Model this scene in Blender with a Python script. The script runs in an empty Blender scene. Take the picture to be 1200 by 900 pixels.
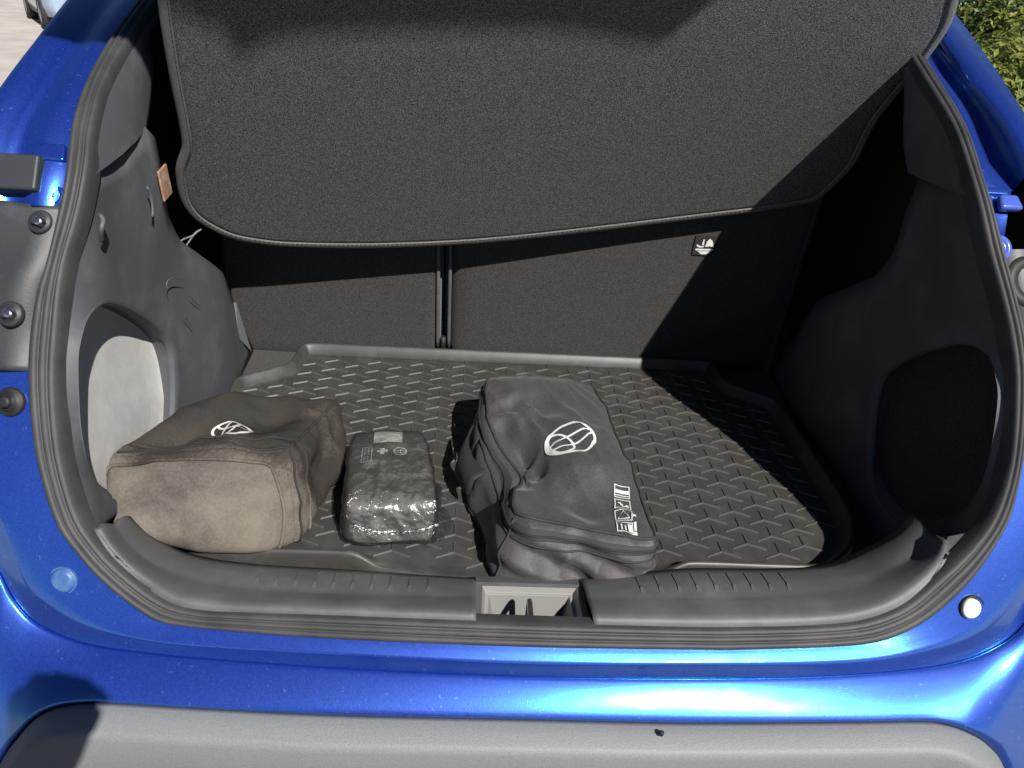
import bpy, bmesh, math, random
from mathutils import Vector, noise
from mathutils.bvhtree import BVHTree
random.seed(7)
scn = bpy.context.scene
COL = scn.collection
V = Vector

# ------------------------------------------------------------------ camera
# boot floor is z = 0, ground is z = -0.74, x across the car, +y into the car
FPX = 900.0
CAM = V((-.082, -.68, .75))
YAW, PITCH, ROLL = math.radians(3.475), math.radians(28.0), math.radians(4.058)
fwd = V((math.sin(YAW)*math.cos(PITCH), math.cos(YAW)*math.cos(PITCH), -math.sin(PITCH)))
rt0 = V((math.cos(YAW), -math.sin(YAW), 0)); up0 = rt0.cross(fwd)
RT = rt0*math.cos(ROLL)+up0*math.sin(ROLL); UP = up0*math.cos(ROLL)-rt0*math.sin(ROLL)
cd = bpy.data.cameras.new('camera'); cam = bpy.data.objects.new('camera', cd); COL.objects.link(cam)
cd.sensor_width = 36.0; cd.lens = 36.0*FPX/1200.0; cd.clip_start = .02; cd.clip_end = 600
from mathutils import Matrix
cam.matrix_world = Matrix(((RT.x, UP.x, -fwd.x, CAM.x), (RT.y, UP.y, -fwd.y, CAM.y), (RT.z, UP.z, -fwd.z, CAM.z), (0, 0, 0, 1)))
scn.camera = cam

# ------------------------------------------------------------------ sky, sun, exposure
SUN = V((.33, -.66, .67)).normalized()
w = bpy.data.worlds.new('World'); scn.world = w; w.use_nodes = True
nt = w.node_tree; bg = nt.nodes['Background']
sky = nt.nodes.new('ShaderNodeTexSky'); sky.sky_type = 'NISHITA'; sky.sun_disc = False
sky.sun_elevation = math.asin(SUN.z); sky.sun_rotation = math.atan2(SUN.x, SUN.y)
sky.air_density = .55; sky.dust_density = .2; sky.altitude = 1500
nt.links.new(sky.outputs[0], bg.inputs[0]); bg.inputs[1].default_value = .05
ld = bpy.data.lights.new('sun', 'SUN'); ld.energy = 5.0; ld.angle = math.radians(.55); ld.color = (1, .955, .895)
lo = bpy.data.objects.new('sun', ld); COL.objects.link(lo); lo.location = (3, -6, 6)
lo.rotation_euler = SUN.to_track_quat('Z', 'Y').to_euler()
vs = scn.view_settings; vs.view_transform = 'Standard'; vs.look = 'None'; vs.gamma = 1; vs.exposure = .75; vs.use_curve_mapping = False
scn.cycles.max_bounces = 8; scn.cycles.diffuse_bounces = 1; scn.cycles.transparent_max_bounces = 16

# ------------------------------------------------------------------ places measured along sight lines
def ray(u, v): return fwd+RT*((u-600)/FPX)+UP*((450-v)/FPX)
def onpl(u, v, n, k):
    d = ray(u, v); n = V(n); return CAM+d*((k-n.dot(CAM))/n.dot(d))
def atx(u, v, k): return onpl(u, v, (1, 0, 0), k)
def aty(u, v, k): return onpl(u, v, (0, 1, 0), k)
def atz(u, v, k): return onpl(u, v, (0, 0, 1), k)
def Sf(x, z): return -.03+.3*z+.42*z*z+.1*x*x+6*max(0, z-.5)**2   # raked, bowed rear face of the car
def Sn(p): return V((.2*p.x, -1, .3+.84*p.z+12*max(0, p.z-.5))).normalized()
def onS(u, v, off=0.0):
    d = ray(u, v); a, b = .15, 3.0
    for _ in range(50):
        m = (a+b)/2; p = CAM+d*m
        if p.y-Sf(p.x, p.z)-off < 0: a = m
        else: b = m
    return p
def S_rail(px, off=0.0): return [onS(u, v, off) for u, v in px]

# ------------------------------------------------------------------ mesh helpers
def cr(pts, n, closed=False):
    """smooth curve through points, n samples by arc length"""
    P = [V(p) for p in pts]; m = len(P); fine = []
    segs = m if closed else m-1
    for i in range(segs):
        if closed: a, b, c, d = P[i-1], P[i], P[(i+1) % m], P[(i+2) % m]
        else: a, b, c, d = P[max(i-1, 0)], P[i], P[i+1], P[min(i+2, m-1)]
        for k in range(16):
            t = k/16; t2 = t*t; t3 = t2*t
            fine.append(.5*((2*b)+(c-a)*t+(2*a-5*b+4*c-d)*t2+(3*b-a-3*c+d)*t3))
    fine.append(P[0] if closed else P[-1])
    return lin(fine, n, closed)
def lin(fine, n, closed=False):
    L = [0]
    for i in range(1, len(fine)): L.append(L[-1]+(V(fine[i])-V(fine[i-1])).length)
    out = []; j = 0
    for i in range(n):
        s = L[-1]*i/(n if closed else n-1)
        while j < len(L)-2 and L[j+1] < s: j += 1
        t = (s-L[j])/max(L[j+1]-L[j], 1e-9); out.append(V(fine[j]).lerp(V(fine[j+1]), min(max(t, 0), 1)))
    return out
class MB:
    def __init__(s): s.v = []; s.f = []; s.sm = []
    def add(s, vs, fs, smooth=False):
        o = len(s.v); s.v += [tuple(p) for p in vs]; s.f += [tuple(i+o for i in f) for f in fs]; s.sm += [smooth]*len(fs); return s
    def loft(s, rails, closed=False, smooth=True, flip=False, wrap=False):
        n = len(rails[0]); vs = [p for r in rails for p in r]; fs = []
        R = len(rails)
        for j in range(R if wrap else R-1):
            for i in range(n if closed else n-1):
                a, b, c, d = j*n+i, j*n+(i+1) % n, ((j+1) % R)*n+(i+1) % n, ((j+1) % R)*n+i
                fs.append((d, c, b, a) if flip else (a, b, c, d))
        return s.add(vs, fs, smooth)
    def box(s, c, sx, sy, sz, X=V((1, 0, 0)), Y=V((0, 1, 0)), Z=V((0, 0, 1)), t=1.0):
        c = V(c); vs = []
        for k in (-1, 1):
            q = t if k == 1 else 1.0
            for a, b in ((-1, -1), (1, -1), (1, 1), (-1, 1)): vs.append(c+X*a*sx/2*q+Y*b*sy/2*q+Z*k*sz/2)
        return s.add(vs, [(3, 2, 1, 0), (4, 5, 6, 7), (0, 1, 5, 4), (1, 2, 6, 5), (2, 3, 7, 6), (3, 0, 4, 7)])
    def tube(s, path, r, k=8, closed=False, caps=True):
        path = [V(p) for p in path]; n = len(path); rings = []
        prev = None
        for i in range(n):
            if closed: t = path[(i+1) % n]-path[i-1]
            else: t = path[min(i+1, n-1)]-path[max(i-1, 0)]
            t.normalize()
            if prev is None: a = t.orthogonal().normalized()
            else: a = (prev-t*prev.dot(t)).normalized()
            prev = a; b = t.cross(a); rr = r(i/(n-1)) if callable(r) else r
            rings.append([path[i]+(a*math.cos(2*math.pi*q/k)+b*math.sin(2*math.pi*q/k))*rr for q in range(k)])
        s.loft(rings, closed=True, wrap=closed)
        if caps and not closed:
            o = len(s.v)-n*k; s.f += [tuple(o+q for q in range(k))[::-1], tuple(o+(n-1)*k+q for q in range(k))]; s.sm += [False, False]
        return s
    def lathe(s, c, ax, prof, k=24):
        ax = V(ax).normalized(); a = ax.orthogonal().normalized(); b = ax.cross(a); c = V(c)
        rings = [[c+ax*h+(a*math.cos(2*math.pi*q/k)+b*math.sin(2*math.pi*q/k))*r for q in range(k)] for r, h in prof]
        s.loft(rings, closed=True)
        o = len(s.v)-k; s.f.append(tuple(o+q for q in range(k))); s.sm.append(False)
        return s
    def mesh(s, name):
        me = bpy.data.meshes.new(name); me.from_pydata(s.v, [], s.f); me.polygons.foreach_set('use_smooth', s.sm)
        bm = bmesh.new(); bm.from_mesh(me); bmesh.ops.remove_doubles(bm, verts=bm.verts, dist=1e-6)
        bmesh.ops.recalc_face_normals(bm, faces=bm.faces); bm.to_mesh(me); bm.free(); me.update(); return me
WLOC = {}
def wloc(o): return WLOC.get(o.name, V((0, 0, 0)))
def link(name, me, mat, parent=None):
    o = bpy.data.objects.new(name, me); COL.objects.link(o)
    if mat is not None and not me.materials: me.materials.append(M[mat])
    if parent is not None: o.parent = parent; o.location = -wloc(parent)
    WLOC[o.name] = V((0, 0, 0)); return o
def part(name, mb, mat, parent=None, bevel=0, seg=2, subsurf=0, solid=0, off=-1):
    o = link(name, mb.mesh(name), mat, parent)
    if solid: m = o.modifiers.new('s', 'SOLIDIFY'); m.thickness = solid; m.offset = off
    if bevel:
        m = o.modifiers.new('b', 'BEVEL'); m.width = bevel; m.segments = seg; m.limit_method = 'ANGLE'; m.angle_limit = math.radians(35)
        for p in o.data.polygons: p.use_smooth = True
        n = o.modifiers.new('n', 'WEIGHTED_NORMAL'); n.keep_sharp = True
    if subsurf: m = o.modifiers.new('u', 'SUBSURF'); m.levels = m.render_levels = subsurf
    return o
def thing(name, loc, label, cat, group=None):
    o = bpy.data.objects.new(name, None); COL.objects.link(o); o.location = loc; o.empty_display_size = .1
    WLOC[o.name] = V(loc); tag(o, label, cat, group); return o
def tag(o, label, cat, group=None):
    o['label'] = label; o['category'] = cat
    if group: o['group'] = group
    return o

# ------------------------------------------------------------------ materials
M = {}
def mat(name, col, rough=.5, metal=0, coat=0, var=None, vscale=8, bump=0, bscale=400, spec=.5, bump2=0, b2scale=20, vdetail=6, sheen=0, var_lo=.4, var_hi=.65):
    m = bpy.data.materials.new(name); m.use_nodes = True; n = m.node_tree.nodes; l = m.node_tree.links
    p = n['Principled BSDF']; p.inputs['Base Color'].default_value = (*col, 1); p.inputs['Roughness'].default_value = rough
    p.inputs['Metallic'].default_value = metal; p.inputs['Specular IOR Level'].default_value = spec
    p.inputs['Coat Weight'].default_value = coat; p.inputs['Coat Roughness'].default_value = .03
    if sheen: p.inputs['Sheen Weight'].default_value = sheen
    tc = n.new('ShaderNodeTexCoord')
    if var:
        t = n.new('ShaderNodeTexNoise'); t.inputs['Scale'].default_value = vscale; t.inputs['Detail'].default_value = vdetail; t.inputs['Roughness'].default_value = .65
        r = n.new('ShaderNodeValToRGB'); r.color_ramp.elements[0].color = (*col, 1); r.color_ramp.elements[1].color = (*var, 1)
        r.color_ramp.elements[0].position = var_lo; r.color_ramp.elements[1].position = var_hi
        l.new(tc.outputs['Object'], t.inputs['Vector']); l.new(t.outputs['Fac'], r.inputs[0]); l.new(r.outputs[0], p.inputs['Base Color'])
    last = None
    for st, sc, dist in ((bump, bscale, .0006), (bump2, b2scale, .004)):
        if st:
            t = n.new('ShaderNodeTexNoise'); t.inputs['Scale'].default_value = sc; t.inputs['Detail'].default_value = 3
            b = n.new('ShaderNodeBump'); b.inputs['Strength'].default_value = st; b.inputs['Distance'].default_value = dist
            l.new(tc.outputs['Object'], t.inputs['Vector']); l.new(t.outputs['Fac'], b.inputs['Height'])
            if last: l.new(last.outputs[0], b.inputs['Normal'])
            l.new(b.outputs[0], p.inputs['Normal']); last = b
    M[name] = m; return m
def nodes(m): return M[m].node_tree.nodes, M[m].node_tree.links
mat('trim', (.066, .069, .077), .55, bump=.4, bscale=900, var=(.115, .118, .124), vscale=14, spec=.25, var_lo=.48, var_hi=.85, vdetail=10)
mat('sill', (.075, .076, .080), .5, bump=.45, bscale=1100, var=(.115, .115, .117), vscale=14, spec=.4, var_lo=.45, var_hi=.75)
mat('rubber', (.030, .031, .033), .6, var=(.046, .046, .047), vscale=18, spec=.35, bump=.15, bscale=300)
mat('cladding', (.138, .144, .151), .55, bump=.7, bscale=600, var=(.160, .165, .171), vscale=420, spec=.4, vdetail=3)
mat('mat_rubber', (.036, .0345, .0325), .45, bump=.2, bscale=900, var=(.064, .061, .057), vscale=22, spec=.4, var_lo=.45, var_hi=.8, vdetail=9)
mat('mat_rib', (.044, .042, .040), .46, bump=.2, bscale=900, var=(.064, .061, .058), vscale=40, spec=.4)
mat('carpet', (.016, .0155, .015), .95, bump=.9, bscale=800, var=(.066, .062, .058), vscale=700, vdetail=3, spec=.1, sheen=.12)
mat('shelf_felt', (.026, .026, .027), .9, bump=1.0, bscale=700, var=(.20, .199, .197), vscale=620, vdetail=3, spec=.2, var_lo=.40, var_hi=.68)
mat('shelf_binding', (.09, .089, .086), .8, bump=.5, bscale=900, var=(.13, .128, .122), vscale=300)
mat('thread', (.012, .012, .012), .8)
mat('pocket', (.33, .329, .322), .85, bump=.5, bscale=500, var=(.37, .367, .358), vscale=40, spec=.1)
mat('recess', (.19, .188, .182), .5, bump=.3, bscale=600)
mat('steel', (.55, .55, .56), .28, metal=1)
mat('black', (.008, .008, .009), .6)
mat('dark_plastic', (.022, .025, .029), .5, bump=.25, bscale=500, var=(.05, .053, .057), vscale=12, spec=.4, var_lo=.5, var_hi=.75)
mat('headliner', (.03, .03, .032), .9)
mat('white_print', (.58, .575, .56), .7, bump=.6, bscale=900, var=(.46, .455, .44), vscale=300)
mat('label_paper', (.62, .60, .56), .6, var=(.42, .41, .39), vscale=130, vdetail=2)
mat('cord', (.16, .16, .16), .7)
mat('lamp_lens', (.26, .13, .08), .25, var=(.36, .28, .22), vscale=60)
mat('stop_blue', (.03, .085, .24), .45, var=(.07, .15, .30), vscale=70)
mat('stop_white', (.70, .72, .70), .4)
mat('clear_blue', (.05, .09, .38), .25, coat=.5)
mat('glass', (.01, .012, .014), .05, spec=.6)
mat('tyre', (.02, .02, .02), .8)
mat('alloy', (.4, .4, .41), .35, metal=1)
mat('pale_paint', (.30, .40, .50), .3, metal=.3, coat=.8)
mat('bark', (.10, .07, .05), .9)
mat('bag_black', (.030, .027, .030), .56, bump=.7, bscale=900, var=(.052, .046, .050), vscale=330, spec=.4, sheen=.1, vdetail=4, var_lo=.36, var_hi=.68)
mat('strap', (.012, .011, .012), .75, bump=.8, bscale=1200)
mat('zip_tape', (.022, .020, .022), .75, bump=.8, bscale=1500)
mat('kit', (.095, .091, .083), .7, bump=.7, bscale=900, var=(.14, .132, .12), vscale=30)
# dusty bag: black nylon under a coat of brown dust with a shape of its own
m = mat('bag_dusty', (.055, .042, .032), .85, bump=.8, bscale=1300, spec=.2)
n, l = nodes('bag_dusty'); p = n['Principled BSDF']; tc = n.new('ShaderNodeTexCoord')
t = n.new('ShaderNodeTexNoise'); t.inputs['Scale'].default_value = 8; t.inputs['Detail'].default_value = 5; t.inputs['Roughness'].default_value = .5; t.inputs['Distortion'].default_value = .3
r = n.new('ShaderNodeValToRGB'); e = r.color_ramp.elements
e[0].position = .30; e[0].color = (.022, .021, .019, 1); e[1].position = .74; e[1].color = (.130, .113, .094, 1)
e2 = e.new(.5); e2.color = (.036, .031, .026, 1)
t2 = n.new('ShaderNodeTexNoise'); t2.inputs['Scale'].default_value = 260; t2.inputs['Detail'].default_value = 3
am2 = n.new('ShaderNodeMath'); am2.operation = 'ADD'
am = n.new('ShaderNodeMath'); am.operation = 'MULTIPLY_ADD'; am.inputs[1].default_value = .26; sb = n.new('ShaderNodeMath'); sb.operation = 'ADD'; sb.inputs[1].default_value = -.13; sx_ = n.new('ShaderNodeSeparateXYZ'); mp = n.new('ShaderNodeMapRange'); mp.inputs[1].default_value = .27; mp.inputs[2].default_value = .17; mp.inputs[3].default_value = -.07; mp.inputs[4].default_value = .16; l.new(tc.outputs['Object'], sx_.inputs[0]); l.new(sx_.outputs['Y'], mp.inputs[0]); l.new(mp.outputs[0], am2.inputs[1])
l.new(tc.outputs['Object'], t.inputs['Vector']); l.new(tc.outputs['Object'], t2.inputs['Vector']); l.new(t2.outputs['Fac'], am.inputs[0]); l.new(t.outputs['Fac'], am.inputs[2]); l.new(am.outputs[0], sb.inputs[0]); l.new(sb.outputs[0], am2.inputs[0]); l.new(am2.outputs[0], r.inputs[0]); l.new(r.outputs[0], p.inputs['Base Color'])
m = mat('bag_dust_panel', (.1, .08, .06), .9, bump=.8, bscale=1300, spec=.15)
n, l = nodes('bag_dust_panel'); p = n['Principled BSDF']; tc = n.new('ShaderNodeTexCoord')
t = n.new('ShaderNodeTexNoise'); t.inputs['Scale'].default_value = 9; t.inputs['Detail'].default_value = 9; t.inputs['Roughness'].default_value = .6; t.inputs['Distortion'].default_value = .6
r = n.new('ShaderNodeValToRGB'); e = r.color_ramp.elements
e[0].position = .33; e[0].color = (.055, .051, .048, 1); e[1].position = .64; e[1].color = (.142, .124, .104, 1)
t2 = n.new('ShaderNodeTexNoise'); t2.inputs['Scale'].default_value = 260; t2.inputs['Detail'].default_value = 3
am = n.new('ShaderNodeMath'); am.operation = 'MULTIPLY_ADD'; am.inputs[1].default_value = .26; sb = n.new('ShaderNodeMath'); sb.operation = 'ADD'; sb.inputs[1].default_value = -.13
l.new(tc.outputs['Object'], t.inputs['Vector']); l.new(tc.outputs['Object'], t2.inputs['Vector']); l.new(t2.outputs['Fac'], am.inputs[0]); l.new(t.outputs['Fac'], am.inputs[2]); l.new(am.outputs[0], sb.inputs[0]); l.new(sb.outputs[0], r.inputs[0]); l.new(r.outputs[0], p.inputs['Base Color'])
# blue metallic paint with flakes, clear coat and fine dust
m = mat('blue_paint', (.010, .050, .55), .42, metal=.55, coat=1.0)
n, l = nodes('blue_paint'); p = n['Principled BSDF']; tc = n.new('ShaderNodeTexCoord')
vo = n.new('ShaderNodeTexVoronoi'); vo.inputs['Scale'].default_value = 900
nm = n.new('ShaderNodeMix'); nm.data_type = 'RGBA'
r = n.new('ShaderNodeValToRGB'); r.color_ramp.elements[0].color = (.006, .022, .21, 1); r.color_ramp.elements[1].color = (.015, .050, .38, 1)
l.new(tc.outputs['Object'], vo.inputs['Vector']); l.new(vo.outputs['Color'], r.inputs[0])
d = n.new('ShaderNodeTexNoise'); d.inputs['Scale'].default_value = 160; d.inputs['Detail'].default_value = 4
dr = n.new('ShaderNodeValToRGB'); dr.color_ramp.elements[0].position = .66; dr.color_ramp.elements[1].position = .80
dr.color_ramp.elements[1].color = (.35, .35, .35, 1)
l.new(tc.outputs['Object'], d.inputs['Vector']); l.new(d.outputs['Fac'], dr.inputs[0])
l.new(dr.outputs[0], nm.inputs['Factor']); l.new(r.outputs[0], nm.inputs['A']); nm.inputs['B'].default_value = (.30, .33, .42, 1)
l.new(nm.outputs['Result'], p.inputs['Base Color'])
b = n.new('ShaderNodeBump'); b.inputs['Strength'].default_value = .15; b.inputs['Distance'].default_value = .0004
l.new(vo.outputs['Distance'], b.inputs['Height']); l.new(b.outputs[0], p.inputs['Normal'])
d2 = n.new('ShaderNodeTexNoise'); d2.inputs['Scale'].default_value = 35; d2.inputs['Detail'].default_value = 8
mr = n.new('ShaderNodeMapRange'); mr.inputs[1].default_value = .3; mr.inputs[2].default_value = .75; mr.inputs[3].default_value = .03; mr.inputs[4].default_value = .14
l.new(tc.outputs['Object'], d2.inputs['Vector']); l.new(d2.outputs['Fac'], mr.inputs[0]); l.new(mr.outputs[0], p.inputs['Coat Roughness'])
p2 = n.new('ShaderNodeBsdfPrincipled'); p2.inputs['Base Color'].default_value = (.02, .48, .80, 1); p2.inputs['Metallic'].default_value = 1; p2.inputs['Roughness'].default_value = .19
p2.inputs['Coat Weight'].default_value = 1; l.new(mr.outputs[0], p2.inputs['Coat Roughness']); l.new(b.outputs[0], p2.inputs['Normal'])
ms = n.new('ShaderNodeMixShader'); ms.inputs[0].default_value = .19; l.new(p.outputs[0], ms.inputs[1]); l.new(p2.outputs[0], ms.inputs[2]); l.new(ms.outputs[0], n['Material Output'].inputs[0])
# thin crinkled clear film
m = bpy.data.materials.new('film'); m.use_nodes = True; M['film'] = m; n, l = nodes('film'); n.remove(n['Principled BSDF'])
out = n['Material Output']; tr = n.new('ShaderNodeBsdfTransparent'); tr.inputs[0].default_value = (.93, .93, .92, 1)
gl = n.new('ShaderNodeBsdfGlossy'); gl.inputs['Roughness'].default_value = .23; gl.inputs[0].default_value = (.9, .9, .9, 1)
mx = n.new('ShaderNodeMixShader'); lw = n.new('ShaderNodeLayerWeight'); lw.inputs[0].default_value = .35
ma = n.new('ShaderNodeMath'); ma.operation = 'MULTIPLY_ADD'; ma.inputs[1].default_value = .55; ma.inputs[2].default_value = .10
tc = n.new('ShaderNodeTexCoord'); dn = n.new('ShaderNodeTexNoise'); dn.inputs['Scale'].default_value = 18; dn.inputs['Detail'].default_value = 4
vm = n.new('ShaderNodeVectorMath'); vm.operation = 'MULTIPLY_ADD'; vm.inputs[1].default_value = (.09, .03, .06); l.new(tc.outputs['Object'], dn.inputs['Vector']); l.new(dn.outputs['Color'], vm.inputs[0]); l.new(tc.outputs['Object'], vm.inputs[2])
t = n.new('ShaderNodeTexNoise'); t.inputs['Scale'].default_value = 40; t.inputs['Detail'].default_value = 4; t.inputs['Roughness'].default_value = .6; t.inputs['Distortion'].default_value = 2.0; l.new(vm.outputs[0], t.inputs['Vector'])
b = n.new('ShaderNodeBump'); b.inputs['Strength'].default_value = 1; b.inputs['Distance'].default_value = .0026
l.new(t.outputs['Fac'], b.inputs['Height']); l.new(b.outputs[0], gl.inputs['Normal']); l.new(b.outputs[0], lw.inputs['Normal'])
l.new(lw.outputs['Fresnel'], ma.inputs[0]); l.new(ma.outputs[0], mx.inputs[0]); l.new(tr.outputs[0], mx.inputs[1]); l.new(gl.outputs[0], mx.inputs[2]); l.new(mx.outputs[0], out.inputs[0])
# leaves
def leafmat(name, a, bcol):
    mat(name, a, .5, var=bcol, vscale=9, spec=.3, vdetail=2)
    n, l = nodes(name); p = n['Principled BSDF']; tl = n.new('ShaderNodeBsdfTranslucent'); mx = n.new('ShaderNodeMixShader'); mx.inputs[0].default_value = .35
    src = p.inputs['Base Color'].links[0].from_socket; l.new(src, tl.inputs[0])
    l.new(p.outputs[0], mx.inputs[1]); l.new(tl.outputs[0], mx.inputs[2]); l.new(mx.outputs[0], n['Material Output'].inputs[0])
leafmat('leaf_yellow', (.13, .17, .035), (.26, .27, .07)); leafmat('leaf_dark', (.03, .07, .02), (.07, .12, .035)); leafmat('leaf_palm', (.10, .16, .05), (.20, .26, .10))
# concrete ground
mat('concrete', (.33, .30, .27), .9, var=(.42, .385, .35), vscale=1.5, bump=.5, bscale=60)

# ------------------------------------------------------------------ ground
mb = MB().add([(-150, -150, -.74), (150, -150, -.74), (150, 200, -.74), (-150, 200, -.74)], [(0, 1, 2, 3)])
g = part('ground', mb, 'concrete'); g['kind'] = 'structure'
mat('dark_sheet', (.045, .045, .046), .9, var=(.065, .064, .062), vscale=30, bump=.6, bscale=120)
mb = MB().add([(-2.6, -12, -.736), (2.4, -12, -.736), (2.4, 5.5, -.736), (-2.6, 5.5, -.736)], [(0, 1, 2, 3)])  # unseen dark sheet added round the car to cut ground bounce
g = part('bounce_cut_sheet', mb, 'dark_sheet'); g['kind'] = 'structure'

# ================================================================== THE CAR
car = thing('car', (0, 1.0, -.74), 'bright blue metallic hatchback with its boot standing open', 'car')

# rails round the boot opening, left top -> bottom -> right top
O_px = [(215, -60), (170, 0), (133, 50), (105, 100), (88, 150), (82, 200), (75, 241), (60, 307), (49, 341), (41, 386), (38, 430), (40, 480), (48, 540), (68, 607), (87, 637), (123, 678), (173, 717), (205, 729), (300, 739), (400, 746), (617, 755), (800, 758), (877, 758), (1000, 753), (1047, 742), (1090, 718), (1133, 677), (1167, 627), (1182, 590), (1195, 520), (1199, 450), (1196, 400), (1185, 350), (1171, 297), (1157, 245), (1147, 213), (1127, 153), (1083, 78), (1050, 20), (1020, -40)]
I_px = [(240, -50), (200, -8), (163, 40), (128, 103), (114, 157), (110, 200), (100, 253), (84, 307), (78, 345), (75, 386), (72, 430), (73, 480), (80, 540), (97, 600), (116, 632), (143, 662), (190, 698), (233, 712), (310, 716), (400, 719), (617, 727), (800, 732), (870, 732), (950, 730), (1007, 724), (1053, 707), (1090, 677), (1133, 637), (1160, 597), (1178, 535), (1183, 450), (1178, 400), (1167, 350), (1153, 300), (1141, 245), (1128, 200), (1110, 150), (1073, 88), (1038, 28), (1008, -35)]
NS = 260
O = cr(S_rail(O_px, 0), NS)
# match the inner rail index by index
I = cr(S_rail(I_px, 0), NS)
prof = [(-.08, -.012), (0, .004), (.06, .010), (.16, .0125), (.26, .0125), (.33, .010), (.36, .0065), (.39, .010), (.48, .0145), (.60, .0150), (.68, .0125), (.71, .0080), (.74, .0115), (.84, .0120), (.94, .0085), (1.0, .001), (.995, -.014)]
mb = MB(); rails = [[] for _ in prof]
for i in range(NS):
    o_, i_ = O[i], I[i]; nn = Sn(o_)
    for k, (t, h) in enumerate(prof): rails[k].append(o_+(i_-o_)*t+nn*h)
mb.loft(rails); part('weather_seal', mb, 'rubber', car)

def sub(R, f0, f1): return R[int(round(f0*(NS-1))):int(round(f1*(NS-1)))+1]
def near_i(R, px):
    best = None
    for i, p_ in enumerate(R):
        d = p_-CAM; zc = d.dot(fwd); u = 600+FPX*d.dot(RT)/zc; v = 450-FPX*d.dot(UP)/zc
        e_ = (u-px[0])**2+(v-px[1])**2
        if best is None or e_ < best[0]: best = (e_, i)
    return best[1]
# --- lower blue rear panel: flange, step, bumper top
iL, iR = near_i(O, (38, 440)), near_i(O, (1199, 440))
NB = 200
Olow = lin([p_+Sn(p_)*.001 for p_ in O[iL:iR+1]], NB)
B2_px = [(-70, 440), (-55, 500), (-25, 560), (3, 617), (30, 682), (55, 708), (100, 734), (165, 750), (233, 758), (400, 768), (600, 778), (800, 780), (1000, 777), (1100, 760), (1150, 740), (1183, 711), (1203, 678), (1230, 600), (1250, 520), (1258, 440)]
G_px = [(-85, 440), (-72, 510), (-42, 590), (0, 672), (17, 703), (45, 731), (100, 754), (165, 764), (233, 771), (400, 783), (600, 792), (800, 795), (967, 792), (1100, 780), (1167, 758), (1205, 725), (1228, 670), (1250, 600), (1268, 520), (1276, 440)]
B2 = cr(S_rail(B2_px, -.013), NB); G = cr(S_rail(G_px, -.009), NB)
mb = MB()
fl = [[a-(b_-a)*.05 for a, b_ in zip(Olow, B2)], Olow]
for t in (.25, .5, .75): fl.append([a.lerp(b_, t)+Sn(a)*.0008*math.sin(math.pi*t) for a, b_ in zip(Olow, B2)])
fl += [[a.lerp(b_, .95)+Sn(a)*.0006 for a, b_ in zip(Olow, B2)], [b_-Sn(b_)*.0004 for b_ in B2]]
mb.loft(fl); part('rear_panel', mb, 'blue_paint', car)
mb = MB(); mb.loft([[b_-Sn(b_)*.0004 for b_ in B2], [b_.lerp(g_, .12)-Sn(b_)*.0012 for b_, g_ in zip(B2, G)], [b_.lerp(g_, .9) for b_, g_ in zip(B2, G)], [g_-V((0, 0, .03)) for g_ in G]]); part('panel_step', mb, 'blue_paint', car)
F_px = [(-60, 1100, -.33), (-40, 990, -.21), (-4, 897, -.10), (22, 858, -.055), (42, 838, -.034), (67, 827, -.022), (100, 823, -.018), (133, 824, -.018), (250, 831, -.018), (400, 838, -.018), (617, 843, -.019), (800, 847, -.0235), (1000, 846, -.0245), (1080, 845, -.0245), (1110, 848, -.026), (1135, 856, -.032), (1160, 871, -.05), (1180, 900, -.09), (1205, 990, -.20), (1222, 1100, -.32)]
F = cr([atz(u, v, z) for u, v, z in F_px], NB)
def bl(t, bulge):
    r_ = []
    for i, (a, b_) in enumerate(zip(G, F)):
        q = a.lerp(b_, t); nn = V((.35*q.x, -.67, .74)).normalized(); r_.append(q+nn*bulge)
    return r_
mb = MB()
mb.loft([[g_-V((0, -.004, .03)) for g_ in G], [g_-V((0, 0, .002)) for g_ in G], bl(.012, .0004), bl(.05, .0010), bl(.12, .0016), bl(.30, .0022), bl(.5, .0026), bl(.68, .0026), bl(.84, .0022), bl(.94, .0014), bl(.985, .0003), [f_+V((0, .004, -.006)) for f_ in F], [f_+V((0, .03, -.03)) for f_ in F]])
part('bumper', mb, 'blue_paint', car)
# --- grey cladding on the lower bumper
def cx_(p_, dy, dz, k=1.0): return V((p_.x*k, p_.y+dy, p_.z+dz))
mb = MB()
mb.loft([[cx_(f_, a, b, k) for f_ in F] for a, b, k in ((.03, -.03, 1), (.003, -.006, .999), (-.0006, -.0042, .998), (-.0025, -.0040, .997), (-.013, -.0078, .995), (-.026, -.0130, .992), (-.0305, -.0165, .991), (-.0335, -.024, .990), (-.0365, -.06, .985), (-.032, -.20, .96), (.05, -.36, .9))])
part('bumper_cladding', mb, 'cladding', car)
mb = MB(); q = atz(775, 857, -.022); mb.lathe(q-V((0, 0, .004)), (0, -.4, .9), [(.0035, 0), (.003, .0045), (.0008, .006)], 10); part('clip_pin', mb, 'black', car)
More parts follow.
